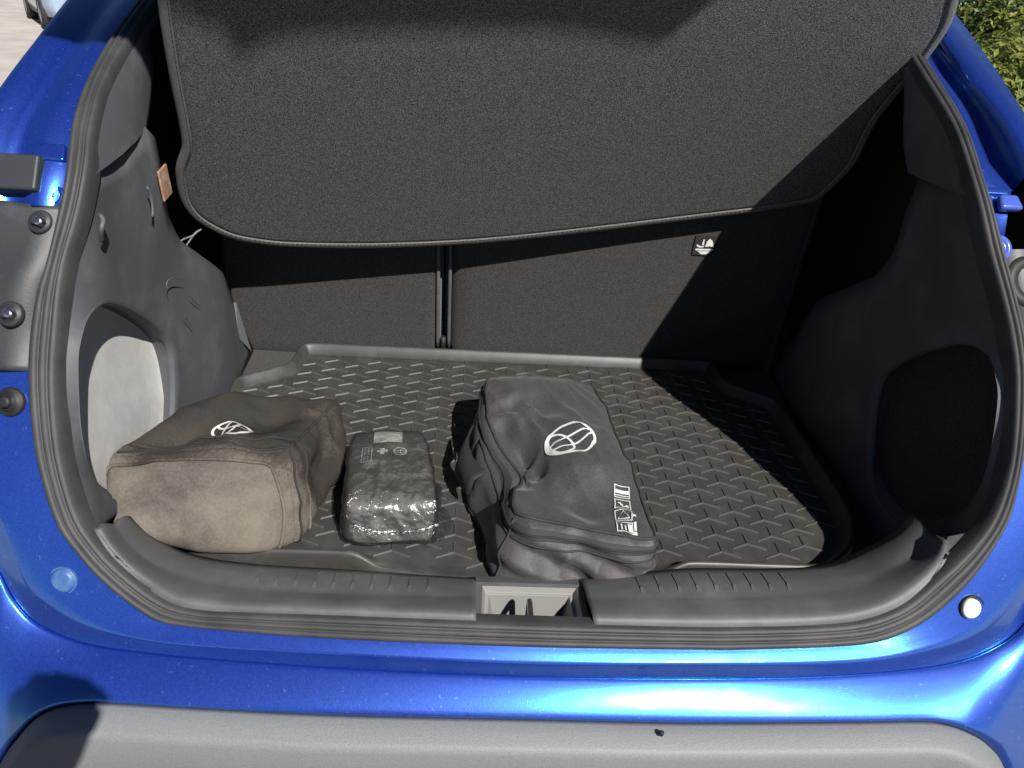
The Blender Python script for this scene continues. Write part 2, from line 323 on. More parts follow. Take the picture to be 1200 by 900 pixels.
# --- quarter panels: from the flange edge out to the flanks
for sgn, Rl in ((-1, 0), (1, -1)):
    pts = []
    lowB = [B2[i] for i in (range(0, 46, 3) if sgn < 0 else range(NB-1, NB-47, -3))]
    lowG = [G[i] for i in (range(0, 46, 3) if sgn < 0 else range(NB-1, NB-47, -3))]
    mb = MB()
    r0 = [g_-Sn(g_)*.006 for g_ in lowG]
    r1 = [V((sgn*(abs(g_.x)+.05), g_.y+.03, g_.z-.01)) for g_ in lowG]
    r2 = [V((sgn*.80, g_.y+.14, g_.z-.03)) for g_ in lowG]
    r3 = [V((sgn*.87, g_.y+.40, g_.z-.06)) for g_ in lowG]
    r4 = [V((sgn*.88, g_.y+2.2, g_.z-.06)) for g_ in lowG]
    mb.loft([r0, r1, r2, r3, r4]); part('quarter_panel', mb, 'blue_paint', car)
    mb = MB()
    fl_ = [F[i] for i in (range(0, 30, 2) if sgn < 0 else range(NB-1, NB-31, -2))]
    gl_ = [lowG[-1]]*len(fl_)
    s0 = [f_+V((0, .004, -.006)) for f_ in fl_]; s1 = [V((sgn*max(abs(f_.x)+.06, .68), f_.y+.05, f_.z)) for f_ in fl_]
    s2 = [V((sgn*.82, f_.y+.22, f_.z)) for f_ in fl_]; s3 = [V((sgn*.87, f_.y+.5, f_.z)) for f_ in fl_]
    mb.loft([s0, s1, s2, s3]); part('bumper_corner', mb, 'blue_paint', car)
# --- upper blue pillars
def pillar(px0, stations, sgn):
    """stations: list of (pixel polyline, offset from the rear face)"""
    n = 60; mb = MB(); rails = []
    for px, off in stations: rails.append(cr(S_rail(px, off), n))
    return mb, rails
Lp = [([(230, -60), (172, 0), (135, 50), (107, 100), (90, 150), (84, 200), (77, 243)], .006),
      ([(222, -60), (168, 0), (131, 50), (102, 100), (85, 150), (78, 200), (72, 241)], -.001),
      ([(205, -60), (150, 0), (118, 50), (85, 100), (58, 150), (50, 200), (46, 241)], -.010),
      ([(196, -60), (143, 0), (111, 46), (78, 96), (49, 150), (40, 200), (38, 241)], -.0115),
      ([(185, -60), (135, 0), (102, 46), (68, 96), (38, 150), (30, 200), (28, 241)], .000),
      ([(172, -60), (122, 0), (88, 46), (53, 96), (22, 150), (10, 200), (6, 241)], .000),
      ([(166, -60), (116, 0), (82, 46), (47, 96), (15, 150), (0, 200), (-6, 241)], -.010),
      ([(134, -60), (86, 0), (52, 44), (15, 94), (-22, 150), (-45, 200), (-60, 241)], -.028),
      ([(126, -60), (78, 0), (44, 44), (6, 94), (-30, 148), (-55, 200), (-72, 241)], -.028)]
n = 60; rails = [cr(S_rail(px, off), n) for px, off in Lp]
last = rails[-1]
rails.append([p_+V((-.012, .02, -.004)) for p_ in last]); rails.append([p_+V((-.09, .22, -.03)) for p_ in last]); rails.append([p_+V((-.12, 1.9, -.03)) for p_ in last])
mb = MB(); mb.loft(rails); part('body_pillar', mb, 'blue_paint', car)
Rp = [([(1015, -50), (1048, 20), (1081, 80), (1124, 156), (1144, 215), (1154, 245), (1168, 297)], .006),
      ([(1022, -50), (1053, 18), (1086, 76), (1129, 151), (1149, 211), (1160, 245), (1174, 297)], -.001),
      ([(1026, -50), (1058, 14), (1091, 72), (1131, 130), (1153, 187), (1168, 205), (1185, 224)], -.006),
      ([(1027, -50), (1059, 13), (1092, 71), (1133, 128), (1156, 185), (1172, 205), (1188, 224)], .05),
      ([(1041, -50), (1072, 5), (1103, 54), (1134, 100), (1171, 150), (1188, 182), (1200, 208)], .045),
      ([(1041, -50), (1073, 5), (1104, 54), (1135, 100), (1172, 150), (1189, 182), (1202, 208)], -.010),
      ([(1050, -50), (1082, 0), (1113, 40), (1150, 88), (1190, 143), (1212, 182), (1228, 212)], -.018),
      ([(1064, -50), (1096, -12), (1124, 22), (1161, 73), (1202, 135), (1228, 180), (1250, 222)], -.020)]
rails = [cr(S_rail(px, off), n) for px, off in Rp]; last = rails[-1]
rails.append([p_+V((.010, .02, -.004)) for p_ in last]); rails.append([p_+V((.09, .22, -.03)) for p_ in last]); rails.append([p_+V((.12, 1.9, -.03)) for p_ in last])
mb = MB(); mb.loft(rails); part('body_pillar', mb, 'blue_paint', car)
# --- blue underlay between pillar and lower panel (lamp pockets)
for sgn, a_, b_, dx in ((-1, (77, 236), (38, 445), -1), (1, (1168, 290), (1199, 445), 1)):
    i0, i1 = sorted((near_i(O, a_), near_i(O, b_)))
    r0 = [p_-Sn(p_)*.004 for p_ in O[i0:i1+1]]
    mb = MB(); mb.loft([[p_-Sn(p_)*.02 for p_ in r0], r0, [p_+V((sgn*.06, .012, 0)) for p_ in r0], [p_+V((sgn*.13, .05, 0)) for p_ in r0], [p_+V((sgn*.25, .25, 0)) for p_ in r0], [p_+V((sgn*.28, 1.9, 0)) for p_ in r0]])
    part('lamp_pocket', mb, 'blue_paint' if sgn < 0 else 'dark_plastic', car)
# --- left lamp mount cover, bolts and bits
i0, i1 = near_i(O, (75, 241)), near_i(O, (38, 440))
r0 = O[i0:i1+1]; r0 = lin(r0, 30)
lm = [[p_-Sn(p_)*.004 for p_ in r0], [p_+V((-.004, 0, 0))+Sn(p_)*.003 for p_ in r0], [p_+V((-.035, 0, 0))+Sn(p_)*(.004-.006*math.sin(i*.33)) for i, p_ in enumerate(r0)], [p_+V((-.07, .004, 0))+Sn(p_)*(.006+.008*math.sin(1+i*.30)) for i, p_ in enumerate(r0)], [p_+V((-.12, .02, 0))+Sn(p_)*.02 for p_ in r0]]
mb = MB(); mb.loft(lm); lmo = part('lamp_mount', mb, 'dark_plastic', car, solid=.003)
def bolt(u, v, off, r, parent, mt='steel', nm='bolt'):
    c = onS(u, v, off); nn = Sn(c); mb = MB()
    mb.lathe(c-nn*.004, nn, [(r*2.3, 0), (r*2.3, .005), (r*2.0, .0066), (r*1.35, .0066), (r*1.3, .009), (r*1.15, .0095), (r*1.05, .0075), (r*.95, .0075), (r*.9, .014), (r*.75, .0155), (r*.3, .0155)], 28)
    return part(nm, mb, mt, parent)
bolt(47, 260, -.006, .0062, lmo, 'dark_plastic', 'bolt'); bolt(12, 368, -.012, .0066, lmo, 'dark_plastic', 'bolt')
for u, v, off in ((47, 260, -.014), (12, 368, -.020)):
    c = onS(u, v, off); nn = Sn(c); mb = MB(); mb.lathe(c-nn*.006, nn, [(.0055, 0), (.0055, .009), (.0045, .011), (.002, .011)], 6); part('bolt_head', mb, 'steel', lmo)
bolt(12, 471, -.006, .0075, car, 'black', 'screw_plug')
# grey block above the mount and blue bosses
mb = MB(); mb.box(onS(10, 205, -.008), .085, .03, .045, Z=Sn(onS(10, 205)).cross(V((1, 0, 0))).normalized(), Y=Sn(onS(10, 205))); part('lamp_bracket', mb, 'dark_plastic', car, bevel=.004)
c = onS(61, 229, -.004); mb = MB(); mb.lathe(c-Sn(c)*.006, Sn(c), [(.015, 0), (.015, .004), (.013, .006), (.009, .006), (.008, .0045), (.005, .0045), (.004, .007), (.002, .0075)], 28); part('boss', mb, 'blue_paint', car)
c = onS(62, 180, -.004); mb = MB(); mb.box(c, .036, .012, .024, Y=Sn(c), Z=Sn(c).cross(V((1, 0, 0))).normalized(), t=.8); part('hinge_stop', mb, 'blue_paint', car, bevel=.003)
c = onS(1172, 290, -.004); mb = MB(); mb.lathe(c-Sn(c)*.006, Sn(c), [(.017, 0), (.017, .006), (.015, .008), (.010, .008), (.009, .006), (.005, .006), (.004, .009), (.001, .0095)], 28); part('boss', mb, 'clear_blue', car)
c = onS(1182, 238, -.012); mb = MB(); mb.box(c, .030, .012, .022, Y=Sn(c), Z=Sn(c).cross(V((1, 0, 0))).normalized(), t=.8); part('hinge_stop', mb, 'clear_blue', car, bevel=.004)
c = onS(1165, 225, -.003); mb = MB(); mb.box(c, .034, .006, .010, Y=Sn(c), Z=Sn(c).cross(V((1, 0, 0))).normalized()); part('spot_weld_tab', mb, 'blue_paint', car, bevel=.002)
c = onS(1208, 330, .002); mb = MB(); mb.lathe(c-Sn(c)*.02, Sn(c), [(.036, 0), (.036, .012), (.032, .020), (.020, .022), (.018, .012)], 36); part('lamp_gasket', mb, 'black', car)
# --- bump stops on the flange
c = onS(73, 681, -.007); mb = MB(); mb.lathe(c-Sn(c)*.004, Sn(c), [(.0175, 0), (.0175, .004), (.0165, .0055), (.0152, .0055), (.0148, .0035), (.0140, .0035), (.0135, .006), (.010, .0068), (.004, .007)], 40); part('bump_stop', mb, 'stop_blue', car)
c = onS(1140, 713, -.009); nn = Sn(c); mb = MB(); mb.lathe(c-nn*.001, nn, [(.0165, -.006), (.0165, .0005), (.0158, .0012), (.0150, .0006), (.0145, -.001), (.0140, -.0013)], 40); part('bump_stop_hole', mb, 'black', car)
c2 = c+V((-.0025, 0, .000)); mb = MB(); mb.lathe(c2-nn*.002, nn, [(.0125, 0), (.0125, .0035), (.0115, .0055), (.006, .0060)], 36); part('bump_stop', mb, 'stop_white', car)

# --- sill trim between the seal and the mat
iL, iR = near_i(I, (110, 623)), near_i(I, (1130, 641))
NT = 161
T0 = lin(I[iL:iR+1], NT)
T1_px = [(128, 617), (140, 632), (172, 660), (217, 680), (280, 691), (340, 696), (400, 699), (500, 701), (617, 703), (720, 704), (800, 703), (930, 700), (1000, 690), (1050, 667), (1086, 648), (1104, 632)]
T2_px = [(148, 608), (168, 624), (197, 640), (235, 654), (300, 663), (400, 669), (500, 676), (617, 682), (720, 676), (800, 668), (900, 668), (965, 664), (1010, 646), (1050, 625), (1080, 608)]
def S_rail_var(px, off, lo):
    out = []
    for u, v in px: k = min(1, max(0, (655-v)/110)); k = k*k*(3-2*k) if (u < 230 or u > 960) else 0; out.append(onS(u, v, off+(lo-off)*k))
    return out
T1 = cr(S_rail_var(T1_px, .058, .020), NT); T2 = cr(S_rail_var(T2_px, .145, .040), NT)
# keep rails matched by x
def byx(R, xs):
    out = []
    for x in xs:
        j = min(range(len(R)-1), key=lambda k: 0 if (R[k].x <= x <= R[k+1].x) else min(abs(R[k].x-x), abs(R[k+1].x-x))+1)
        a, b_ = R[j], R[j+1]; t = 0 if abs(b_.x-a.x) < 1e-9 else min(max((x-a.x)/(b_.x-a.x), 0), 1); out.append(a.lerp(b_, t))
    return out
XA, XB = -.064, .077                                     # the latch recess lies between
def sill_piece(i0, i1, xl=None):
    rr = []
    for t in (0,): rr.append([p_-Sn(p_)*.01 for p_ in T0[i0:i1]])
    rr.append([p_+Sn(p_)*.002 for p_ in T0[i0:i1]])
    for t in (.3, .65, .9): rr.append([a.lerp(b_, t)+V((0, 0, .0025*math.sin(math.pi*t))) for a, b_ in zip(T0, T1)][i0:i1])
    for t in (.03, .1, .35, .7, .97): rr.append([a.lerp(b_, t)+V((0, 0, .006*math.sin(math.pi*t))) for a, b_ in zip(T1, T2)][i0:i1])
    rr.append([p_+V((0, .004, -.03)) for p_ in T2[i0:i1]])
    return rr
mid0 = min(range(NT), key=lambda k: abs(T0[k].x-XA)); mid1 = min(range(NT), key=lambda k: abs(T0[k].x-XB))
# re-space so that both seams fall on straight lines
T1 = T1[:]; T2 = T2[:]
T1L, T1R = byx(T1, [XA])[0], byx(T1, [XB])[0]; T2L, T2R = byx(T2, [XA])[0], byx(T2, [XB])[0]
def cut(R, q, left):
    return [p_ for p_ in R if p_.x < q.x-1e-4]+[q] if left else [q]+[p_ for p_ in R if p_.x > q.x+1e-4]
T0L, T0R = byx(T0, [XA])[0], byx(T0, [XB])[0]
full = (T0, T1, T2)
for left in (True, False):
    T0, T1, T2 = [lin(cut(R, q[0] if left else q[1], left), 81) for R, q in zip(full, ((T0L, T0R), (T1L, T1R), (T2L, T2R)))]
    rr0 = sill_piece(0, 81)
    for r_ in rr0:
        for k_ in range(9): j_ = k_ if left else 80-k_; r_[j_] = r_[j_]-Sn(r_[j_])*(.006 if left else .022)*((9-k_)/9)**2
    mb = MB(); mb.loft(rr0); so = part('sill_trim', mb, 'sill', car, solid=.003, off=-1)
    # moulded ribs on the inner slope
    idx = range(34, 72, 4) if left else range(12, 56, 4)
    for i in idx:
        if abs(T1[i].x) > .37: continue
        a, b_ = T1[i].lerp(T2[i], .10)+V((0, 0, .0050)), T1[i].lerp(T2[i], .86)+V((0, 0, .0050)); mid = (a+b_)/2; dy = (b_-a)
        mb = MB(); mb.box(mid+V((0, 0, .0018)), .007, dy.length, .005, X=V((1, 0, 0)), Y=dy.normalized(), Z=V((1, 0, 0)).cross(dy.normalized()), t=.5); part('rib', mb, 'sill', so)
T0, T1, T2 = full
# --- latch recess and striker
mb = MB(); zt = .050
yf, yb = T0L.y+.004, T2L.y-.002
fx = lambda s_, y: s_*(.0705)+.0065
prR = [(-.0705, yf, .066), (-.060, yf+.004, .0), (.072, yf+.004, .0), (.0835, yf, .066)]
def rq(x, y, z): return V((x, y, z))
xl, xr = XA-.0005, XB+.0005
rim = [rq(xl, yf, .056), rq(xr, yf, .056), rq(xr, yb-.026, .040), rq(xl, yb-.026, .040)]
rin = [rq(xl+.007, yf+.002, .052), rq(xr-.007, yf+.002, .052), rq(xr-.009, yb-.033, .040), rq(xl+.009, yb-.033, .040)]
step = [rq(xl+.010, yf+.004, .034), rq(xr-.010, yf+.004, .034), rq(xr-.013, yb-.036, .032), rq(xl+.013, yb-.036, .032)]
stp2 = [rq(xl+.014, yf+.005, .033), rq(xr-.014, yf+.005, .033), rq(xr-.018, yb-.039, .031), rq(xl+.018, yb-.039, .031)]
bot = [rq(xl+.026, yf+.010, -.012), rq(xr-.026, yf+.010, -.012), rq(xr-.028, yb-.046, -.014), rq(xl+.028, yb-.046, -.014)]
rm2 = MB(); rm2.loft([rim, rin], closed=True, smooth=False)
mb.loft([rin, step, stp2, bot], closed=True, smooth=False); mb.add(bot, [(0, 1, 2, 3)])
lr = part('latch_recess', mb, 'recess', car, bevel=.0015); part('rim', rm2, 'sill', lr)
mb = MB(); mb.loft([[rq(xl, yb-.026, .040), rq(xr, yb-.026, .040)], [rq(xl, yb-.004, .030), rq(xr, yb-.004, .030)], [rq(xl, yb+.004, .0), rq(xr, yb+.004, .0)]], smooth=False); part('latch_cover', mb, 'sill', car, solid=.002)
mb = MB(); sx = .003
path = [V((sx, yf+.010, -.012)), V((sx, yf+.010, .053)), V((sx, yf+.0115, .058)), V((sx, yf+.016, .060)), V((sx, yf+.036, .060)), V((sx, yf+.0405, .058)), V((sx, yf+.042, .053)), V((sx, yf+.042, -.012))]
mb.tube(cr(path, 60), .0038, 12); part('striker', mb, 'steel', lr)

# --- boot floor
mb = MB().box((0, .47, -.016), 1.16, .80, .024); part('boot_floor', mb, 'carpet', car)

# --- side trims with a storage pocket each
def side_trim(sgn):
    K = 96
    hole_px = [(93, 430), (96, 400), (106, 371), (125, 357), (150, 362), (180, 380), (199, 402), (205, 432), (205, 490), (200, 540), (178, 578), (148, 590), (122, 573), (106, 545), (96, 500)]
    hx = -.548 if sgn < 0 else -.585
    hole = cr([V((hx, *atx(u, v, -.548)[1:])) for u, v in hole_px], K, closed=True)
    cy = sum(p_.y for p_ in hole)/K; cz = sum(p_.z for p_ in hole)/K
    if sgn < 0: near = [I[i] for i in range(near_i(I, (110, 200)), near_i(I, (114, 628))+1, 3)]
    else: near = [V((-I[i].x, I[i].y, I[i].z)) for i in range(near_i(I, (1128, 200)), near_i(I, (1134, 637))-1, -3)]
    near = [p_-Sn(p_)*.004+V((-.003, .004, 0)) for p_ in near]
    outer = near+[atx(138, 600, -.545), V((-.545, .22, -.01)), V((-.552, .4, -.012)), V((-.552, .6, -.012)), V((-.552, .84, -.012)), atx(280, 370, -.556), atx(262, 320, -.556), atx(250, 310, -.556), atx(210, 281, -.552), atx(196, 250, -.548), atx(190, 195, -.545), atx(185, 166, -.547), atx(172, 146, -.55), atx(150, 176, -.55), atx(128, 192, -.55)]
    if sgn > 0: outer = outer[:-2]
    if sgn > 0: outer = [p_ if i_ < len(near) else V((p_.x-.03, p_.y, p_.z)) for i_, p_ in enumerate(outer)]
    ang = lambda p_: math.atan2(p_.z-cz, p_.y-cy)
    dense = lin(outer+[outer[0]], 900, closed=True)
    def outer_at(a):
        best = None
        for p_ in dense:
            d = abs((ang(p_)-a+math.pi) % (2*math.pi)-math.pi)
            if best is None or d < best[0]: best = (d, p_)
        return best[1]
    # several angles: use the hole's own points as directions, then relax
    out = [outer_at(ang(p_)) for p_ in hole]
    cent = V((hx, cy, cz))
    def bul(p_):                                        # wheel-arch swell
        d = math.exp(-((p_.y-.60)/.13)**2-((p_.z-.12)/.20)**2); return V((.022*d, 0, 0))
    rr = [[p_+V((-.012, 0, 0)) for p_ in out], out]
    for t in (.85, .7, .55, .4, .25, .12, .05): rr.append([h.lerp(o_, t)+bul(h.lerp(o_, t))*min(1, (1-t)*6)*min(1, t*4) for h, o_ in zip(hole, out)])
    rr.append([h+(h-cent)*.012+V((.000, 0, 0)) for h in hole]); rr.append([h+V((-.002, 0, 0)) for h in hole]); rr.append([h+(cent-h)*.012+V((-.008, 0, 0)) for h in hole])
    def mir(r): return [V((sgn*-p_.x, p_.y, p_.z)) for p_ in r]
    mb = MB(); mb.loft([mir(r) for r in rr], closed=True); st = part('side_trim', mb, 'trim', car)
    # pocket: walls go in, back wall slants to face the opening
    def deep(p_, k):
        q = cent+(p_-cent)*k; d = .020+.15*max(0, q.z-.12); return V((hx-max(d, .018), q.y+.012, q.z+.004))
    inn = [deep(h, .97) for h in hole]; inn2 = [deep(h, .90)+V((-.004, 0, 0)) for h in hole]
    pk = [[h+(cent-h)*.010+V((-.006, 0, 0)) for h in hole], [a.lerp(b_, .5) for a, b_ in zip(hole, inn)], inn, inn2]
    for k in (.6, .3): pk.append([deep(h, k)+V((-.005, 0, 0)) for h in hole])
    mb = MB(); mb.loft([mir(r) for r in pk[:3]], closed=True); part('pocket_wall', mb, 'trim', st)
    mb = MB(); mb.loft([mir(r) for r in pk[2:]], closed=True); last = mir(pk[-1]); mc = sum(last, V((0, 0, 0)))/K; mb.add(last+[mc], [(i_, (i_+1) % K, K) for i_ in range(K)], True)
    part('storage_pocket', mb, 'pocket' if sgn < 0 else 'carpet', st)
    return st
stL = side_trim(-1)
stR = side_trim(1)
# upper pillar trims
for sgn in (-1, 1):
    a = [I[i]-Sn(I[i])*.004 for i in range(near_i(I, (240, -50)), near_i(I, (110, 203))+1, 3)]
    if sgn > 0: a = [I[i]-Sn(I[i])*.004 for i in range(near_i(I, (1008, -35)), near_i(I, (1138, 232))-1, -3)]
    far = cr([atx(215, -60, -.575), atx(190, 0, -.575), atx(176, 40, -.57), atx(179, 70, -.565), atx(178, 112, -.56), atx(172, 150, -.553)], 20)
    if sgn > 0: far = [V((-p_.x, p_.y, p_.z)) for p_ in far]
    n_ = 20; a = lin(a, n_); rr = [a]
    for t in (.15, .4, .7, .92): rr.append([p_.lerp(q_, t)+V((sgn*-.006*math.sin(math.pi*t), 0, 0)) for p_, q_ in zip(a, far)])
    rr += [far, [q_+V((sgn*.03, .012, 0)) for q_ in far], [q_+V((sgn*.09, .03, 0)) for q_ in far]]
    mb = MB(); mb.loft(rr); part('pillar_trim', mb, 'trim', car)
# black wheel-house wall beside the seat, outline shaped to block a sun leak
for sgn in (-1, 1):
    mb = MB(); mb.add([V((sgn*.668, y_, z_)) for y_, z_ in ((.24, -.05), (1.0, -.05), (1.0, .9), (.56, .64), (.31, .52), (.25, .40))], [(0, 1, 2, 3, 4, 5)]); part('inner_wall', mb, 'black', car)
# trim details on the left wall
c = atx(193, 214, -.540); mb = MB(); mb.box(c, .004, .034, .046, X=V((1, 0, 0)), Y=V((.0, .98, .15)).normalized(), Z=V((0, -.15, .98)).normalized()); part('courtesy_lamp', mb, 'lamp_lens', stL, bevel=.003)
c = atx(172, 238, -.540); mb = MB(); mb.tube([c+V((.003, .010*math.cos(t*.35-1.2), .022*math.sin(t*.35-1.2))) for t in range(8)], .0018, 6); part('cover_socket', mb, 'sill', stL)
hk = [atx(117, 252, -.535), atx(121, 258, -.530), atx(119, 268, -.530), atx(119, 282, -.538)]
mb = MB(); mb.tube(cr(hk, 14), .0028, 8); part('tie_hook', mb, 'sill', stL)
for pxs in ([(190, 341), (187, 331), (195, 325), (208, 328)], [(214, 345), (221, 353), (228, 360)], [(208, 369), (214, 377), (219, 385)]):
    mb = MB(); mb.tube(cr([atx(u, v, -.5445)+V((.010, 0, 0)) for u, v in pxs], 14), lambda t: .0003+.0006*math.sin(math.pi*t), 6); part('scuff_ridge', mb, 'sill', stL)
mb = MB(); q = [atx(277, 355, -.548), atx(279, 395, -.546), atx(295, 412, -.545)]; mb.add(q+[p_+V((-.02, .01, 0)) for p_ in q], [(0, 1, 2), (3, 5, 4), (0, 2, 5, 3), (0, 3, 4, 1), (1, 4, 5, 2)]); part('trim_clip', mb, 'cladding', stL)

# --- seat backs
def seat(x0, x1):
    nx, nz = 24, 14; mb = MB(); R = []
    for j in range(nz+1):
        z = -.02+.60*j/nz; row = []
        for i in range(nx+1):
            x = x0+(x1-x0)*i/nx; y = .845-.15*z
            e_ = min(x-x0, x1-x); y += .030*max(0, 1-e_/.022)**2; y += .05*max(0, (z-.54)/.06)**2
            y -= .006*math.sin(math.pi*i/nx)*min(1, e_/.05); row.append(V((x, y, z)))
        R.append(row)
    R.append([p_+V((0, .10, -.0)) for p_ in R[-1]])
    mb.loft(R); return part('seat_back', mb, 'carpet', car, solid=.02, off=-1)
s1 = seat(-.60, -.1475); s2 = seat(-.1445, .60)
for x, so in ((-.158, s1), (-.134, s2)):                 # edge piping at the split
    mb = MB(); mb.tube([V((x, .845-.15*z+.001, z)) for z in [.02+.5*k/20 for k in range(21)]], .004, 8); part('edge_piping', mb, 'trim', so)
mb = MB(); mb.tube([V((-.146, .848, .0)), V((-.146, .842, .03)), V((-.146, .84, .05))], .006, 8); part('split_bracket', mb, 'black', s2)
# white safety label on the wide seat back
lc = onpl(826, 288, (0, 1, .15), .845-.0075); lu = V((1, 0, 0)); lv = V((0, -.15, 1)).normalized(); ln = V((0, -1, -.15)).normalized()
mb = MB(); mb.box(lc, .044, .042, .0015, X=lu, Y=lv, Z=ln); lab = part('seat_label', mb, 'strap', s2)
def flat(mb, c, u, v, nn, poly): mb.add([c+u*a+v*b+nn*.0012 for a, b in poly], [tuple(range(len(poly)))])
def disc(r, k=24, a0=0, a1=2*math.pi, cx=0, cy=0): return [(cx+r*math.cos(a0+(a1-a0)*i/(k-1)), cy+r*math.sin(a0+(a1-a0)*i/(k-1))) for i in range(k)]
mb = MB(); S_ = .019
for poly in ([(x*S_, y*S_) for x, y in [(-.9, .15), (-.85, -.1), (-.5, -.22), (-.15, -.15), (-.05, .1), (-.2, .0), (-.45, -.05), (-.65, .05)]],
             [(x*S_, y*S_) for x, y in [(-.35, .1), (-.30, .75), (-.18, .75), (-.14, .1)]],
             [(x*S_, y*S_) for x, y in [(.02, -.1), (.12, .55), (.35, .85), (.65, .65), (.85, .25), (.9, -.1), (.55, .0)]],
             [(x*S_, y*S_) for x, y in [(-.95, -.35), (.95, -.3), (.9, -.5), (-.9, -.55)]],
             [(x*S_, y*S_) for x, y in [(-.7, -.62), (.75, -.58), (.3, -.95), (-.2, -.97)]]): flat(mb, lc, lu, lv, ln, poly)
part('print', mb, 'white_print', lab)

# --- cabin shell: roof, headliner, dark cabin behind the seats
mb = MB(); R = []
for y, z, k in ((.66, .80, .55), (.72, .86, .57), (.9, .91, .58), (1.6, .93, .60), (2.9, .90, .60)): R.append([V((k*math.sin(a)*1.06, y, z-.09*(1-math.cos(a)))) for a in [(-1+2*i/16)*1.25 for i in range(17)]])
mb.loft(R); part('roof', mb, 'blue_paint', car, solid=.03, off=0)
mb = MB(); mb.add([V((-.66, 2.9, -.5)), V((.66, 2.9, -.5)), V((.66, 2.9, .95)), V((-.66, 2.9, .95))], [(0, 1, 2, 3)]); part('bulkhead', mb, 'headliner', car)
for sgn in (-1, 1):
    mb = MB(); mb.add([V((sgn*.66, .95, -.5)), V((sgn*.66, 2.9, -.5)), V((sgn*.66, 2.9, .95)), V((sgn*.66, .95, .95))], [(0, 1, 2, 3)]); part('inner_side', mb, 'headliner', car)
mb = MB(); mb.add([V((-.66, .86, -.3)), V((.66, .86, -.3)), V((.66, 2.9, -.3)), V((-.66, 2.9, -.3))], [(0, 1, 2, 3)]); part('cabin_floor', mb, 'headliner', car)
for sgn in (-1, 1):                                        # body flank, sill to roof
    mb = MB(); prof_ = [(.88, -.48), (.90, -.2), (.89, .1), (.86, .28), (.74, .62), (.62, .80)]
    mb.loft([[V((sgn*x, y, z)) for x, z in prof_] for y in (1.25, 1.8, 2.4, 2.95)]); part('body_side', mb, 'blue_paint', car)
    wx = sgn*.80; wl = MB().lathe((wx-sgn*.11, .95, -.40), (sgn, 0, 0), [(.20, 0), (.30, .0), (.335, .03), (.34, .07), (.34, .15), (.335, .19), (.30, .215), (.225, .21), (.21, .19), (.05, .18)], 48)
    wo = part('wheel', wl, 'tyre', car); rm = MB().lathe((wx+sgn*.075, .95, -.40), (sgn, 0, 0), [(.215, 0), (.215, .02), (.19, .015), (.06, .03), (.02, .03)], 40); part('rim', rm, 'alloy', wo)

# --- the raised tailgate (its lower edge throws the shadow over the cover)
SHP = V((.02, .735, .312)); she = V((.86, .05, .095)).normalized(); al = math.radians(56)
shd = V((0, -math.cos(al), math.sin(al))); shd = (shd-she*shd.dot(she)).normalized(); shn = she.cross(shd).normalized()
if shn.z > 0: shn_under = -shn
else: shn_under = shn
hinge = V((0, .64, .85)); gdir = V((0, -.848, .53)).normalized(); gn = V((1, 0, 0)).cross(gdir).normalized()
def trace(u, v, n_, k_):
    q = onpl(u, v, n_, k_); t = (gn.dot(hinge)-gn.dot(q))/gn.dot(SUN); h = q+SUN*t
    return h.x, (h-hinge).dot(gdir)
edge = [trace(u, v, shn, shn.dot(SHP)) for u, v in [(232, 30), (262, 40), (272, 60), (288, 66), (300, 58), (318, 50), (345, 44), (420, 39), (540, 37), (640, 36), (690, 42), (740, 50), (768, 54), (785, 42), (808, 24), (838, 0), (865, -25)]]
e0, e1 = edge[0], edge[-1]
outl = [(-.62, .02), (-.63, .25), (-.60, .55)]
lft = []
for (u, v) in [(62, 33), (88, 41), (112, 57), (140, 48)]:
    q = onS(u, v, -.02); t = (gn.dot(hinge)-gn.dot(q))/gn.dot(SUN); h = q+SUN*t; lft.append((h.x, (h-hinge).dot(gdir)))
0 and print('tailgate edge', [(round(a, 2), round(b_, 2)) for a, b_ in lft], [(round(a, 2), round(b_, 2)) for a, b_ in edge])
outl = [(-.60, .02), (-.62, .30), (-.60, edge[0][1]-.12), (-.50, edge[0][1]-.03)]+edge+[(max(e1[0]+.02, .60), max(e1[1]-.18, .4)), (.62, .30), (.60, .02)]
mb = MB(); nO = len(outl)
topv = [hinge+V((1, 0, 0))*a+gdir*b_-gn*.07 for a, b_ in outl]; botv = [hinge+V((1, 0, 0))*a+gdir*b_ for a, b_ in outl]
mb.add(topv+botv, [tuple(range(nO)), tuple(range(2*nO-1, nO-1, -1))]+[(i, (i+1) % nO, nO+(i+1) % nO, nO+i) for i in range(nO)])
tg = part('tailgate', mb, 'blue_paint', car)

# ================================================================== LUGGAGE COVER
cov = thing('luggage_cover', SHP+V((0, 0, -.02)), 'dark grey felt boot cover with bound edge, tilted up at its rear', 'boot cover')
def shp(a, b, h=0.0): return SHP+she*a+shd*b+shn_under*h
def sh_uv(u, v):
    q = onpl(u, v, shn, shn.dot(SHP))-SHP; return q.dot(she), q.dot(shd)
Lpx = [(182, -22), (186, 0), (190, 30), (200, 90), (211, 145), (214.5, 172), (209, 190), (207, 205), (212, 233), (224, 252), (243, 266), (272, 279), (310, 286), (350, 289), (430, 290), (520, 287), (600, 281), (700, 270), (800, 258), (880, 248.5)]
Lo = [sh_uv(u, v) for u, v in Lpx]
Rpx = [(1040, 125), (1085, 70), (1112, 30), (1122, 0), (1127, -22)]
Ro = [sh_uv(u, v) for u, v in Rpx]
a_end = Lo[-1]
corner = [(a_end[0]+.03, a_end[1]+.004), (.555, .085), (.572, .14), (.570, .20), (Ro[0][0]-.005, Ro[0][1]-.03)]
outline2 = [V((a, b, 0)) for a, b in Lo+[corner[0], (.530, .048)]+corner[1:]+Ro]
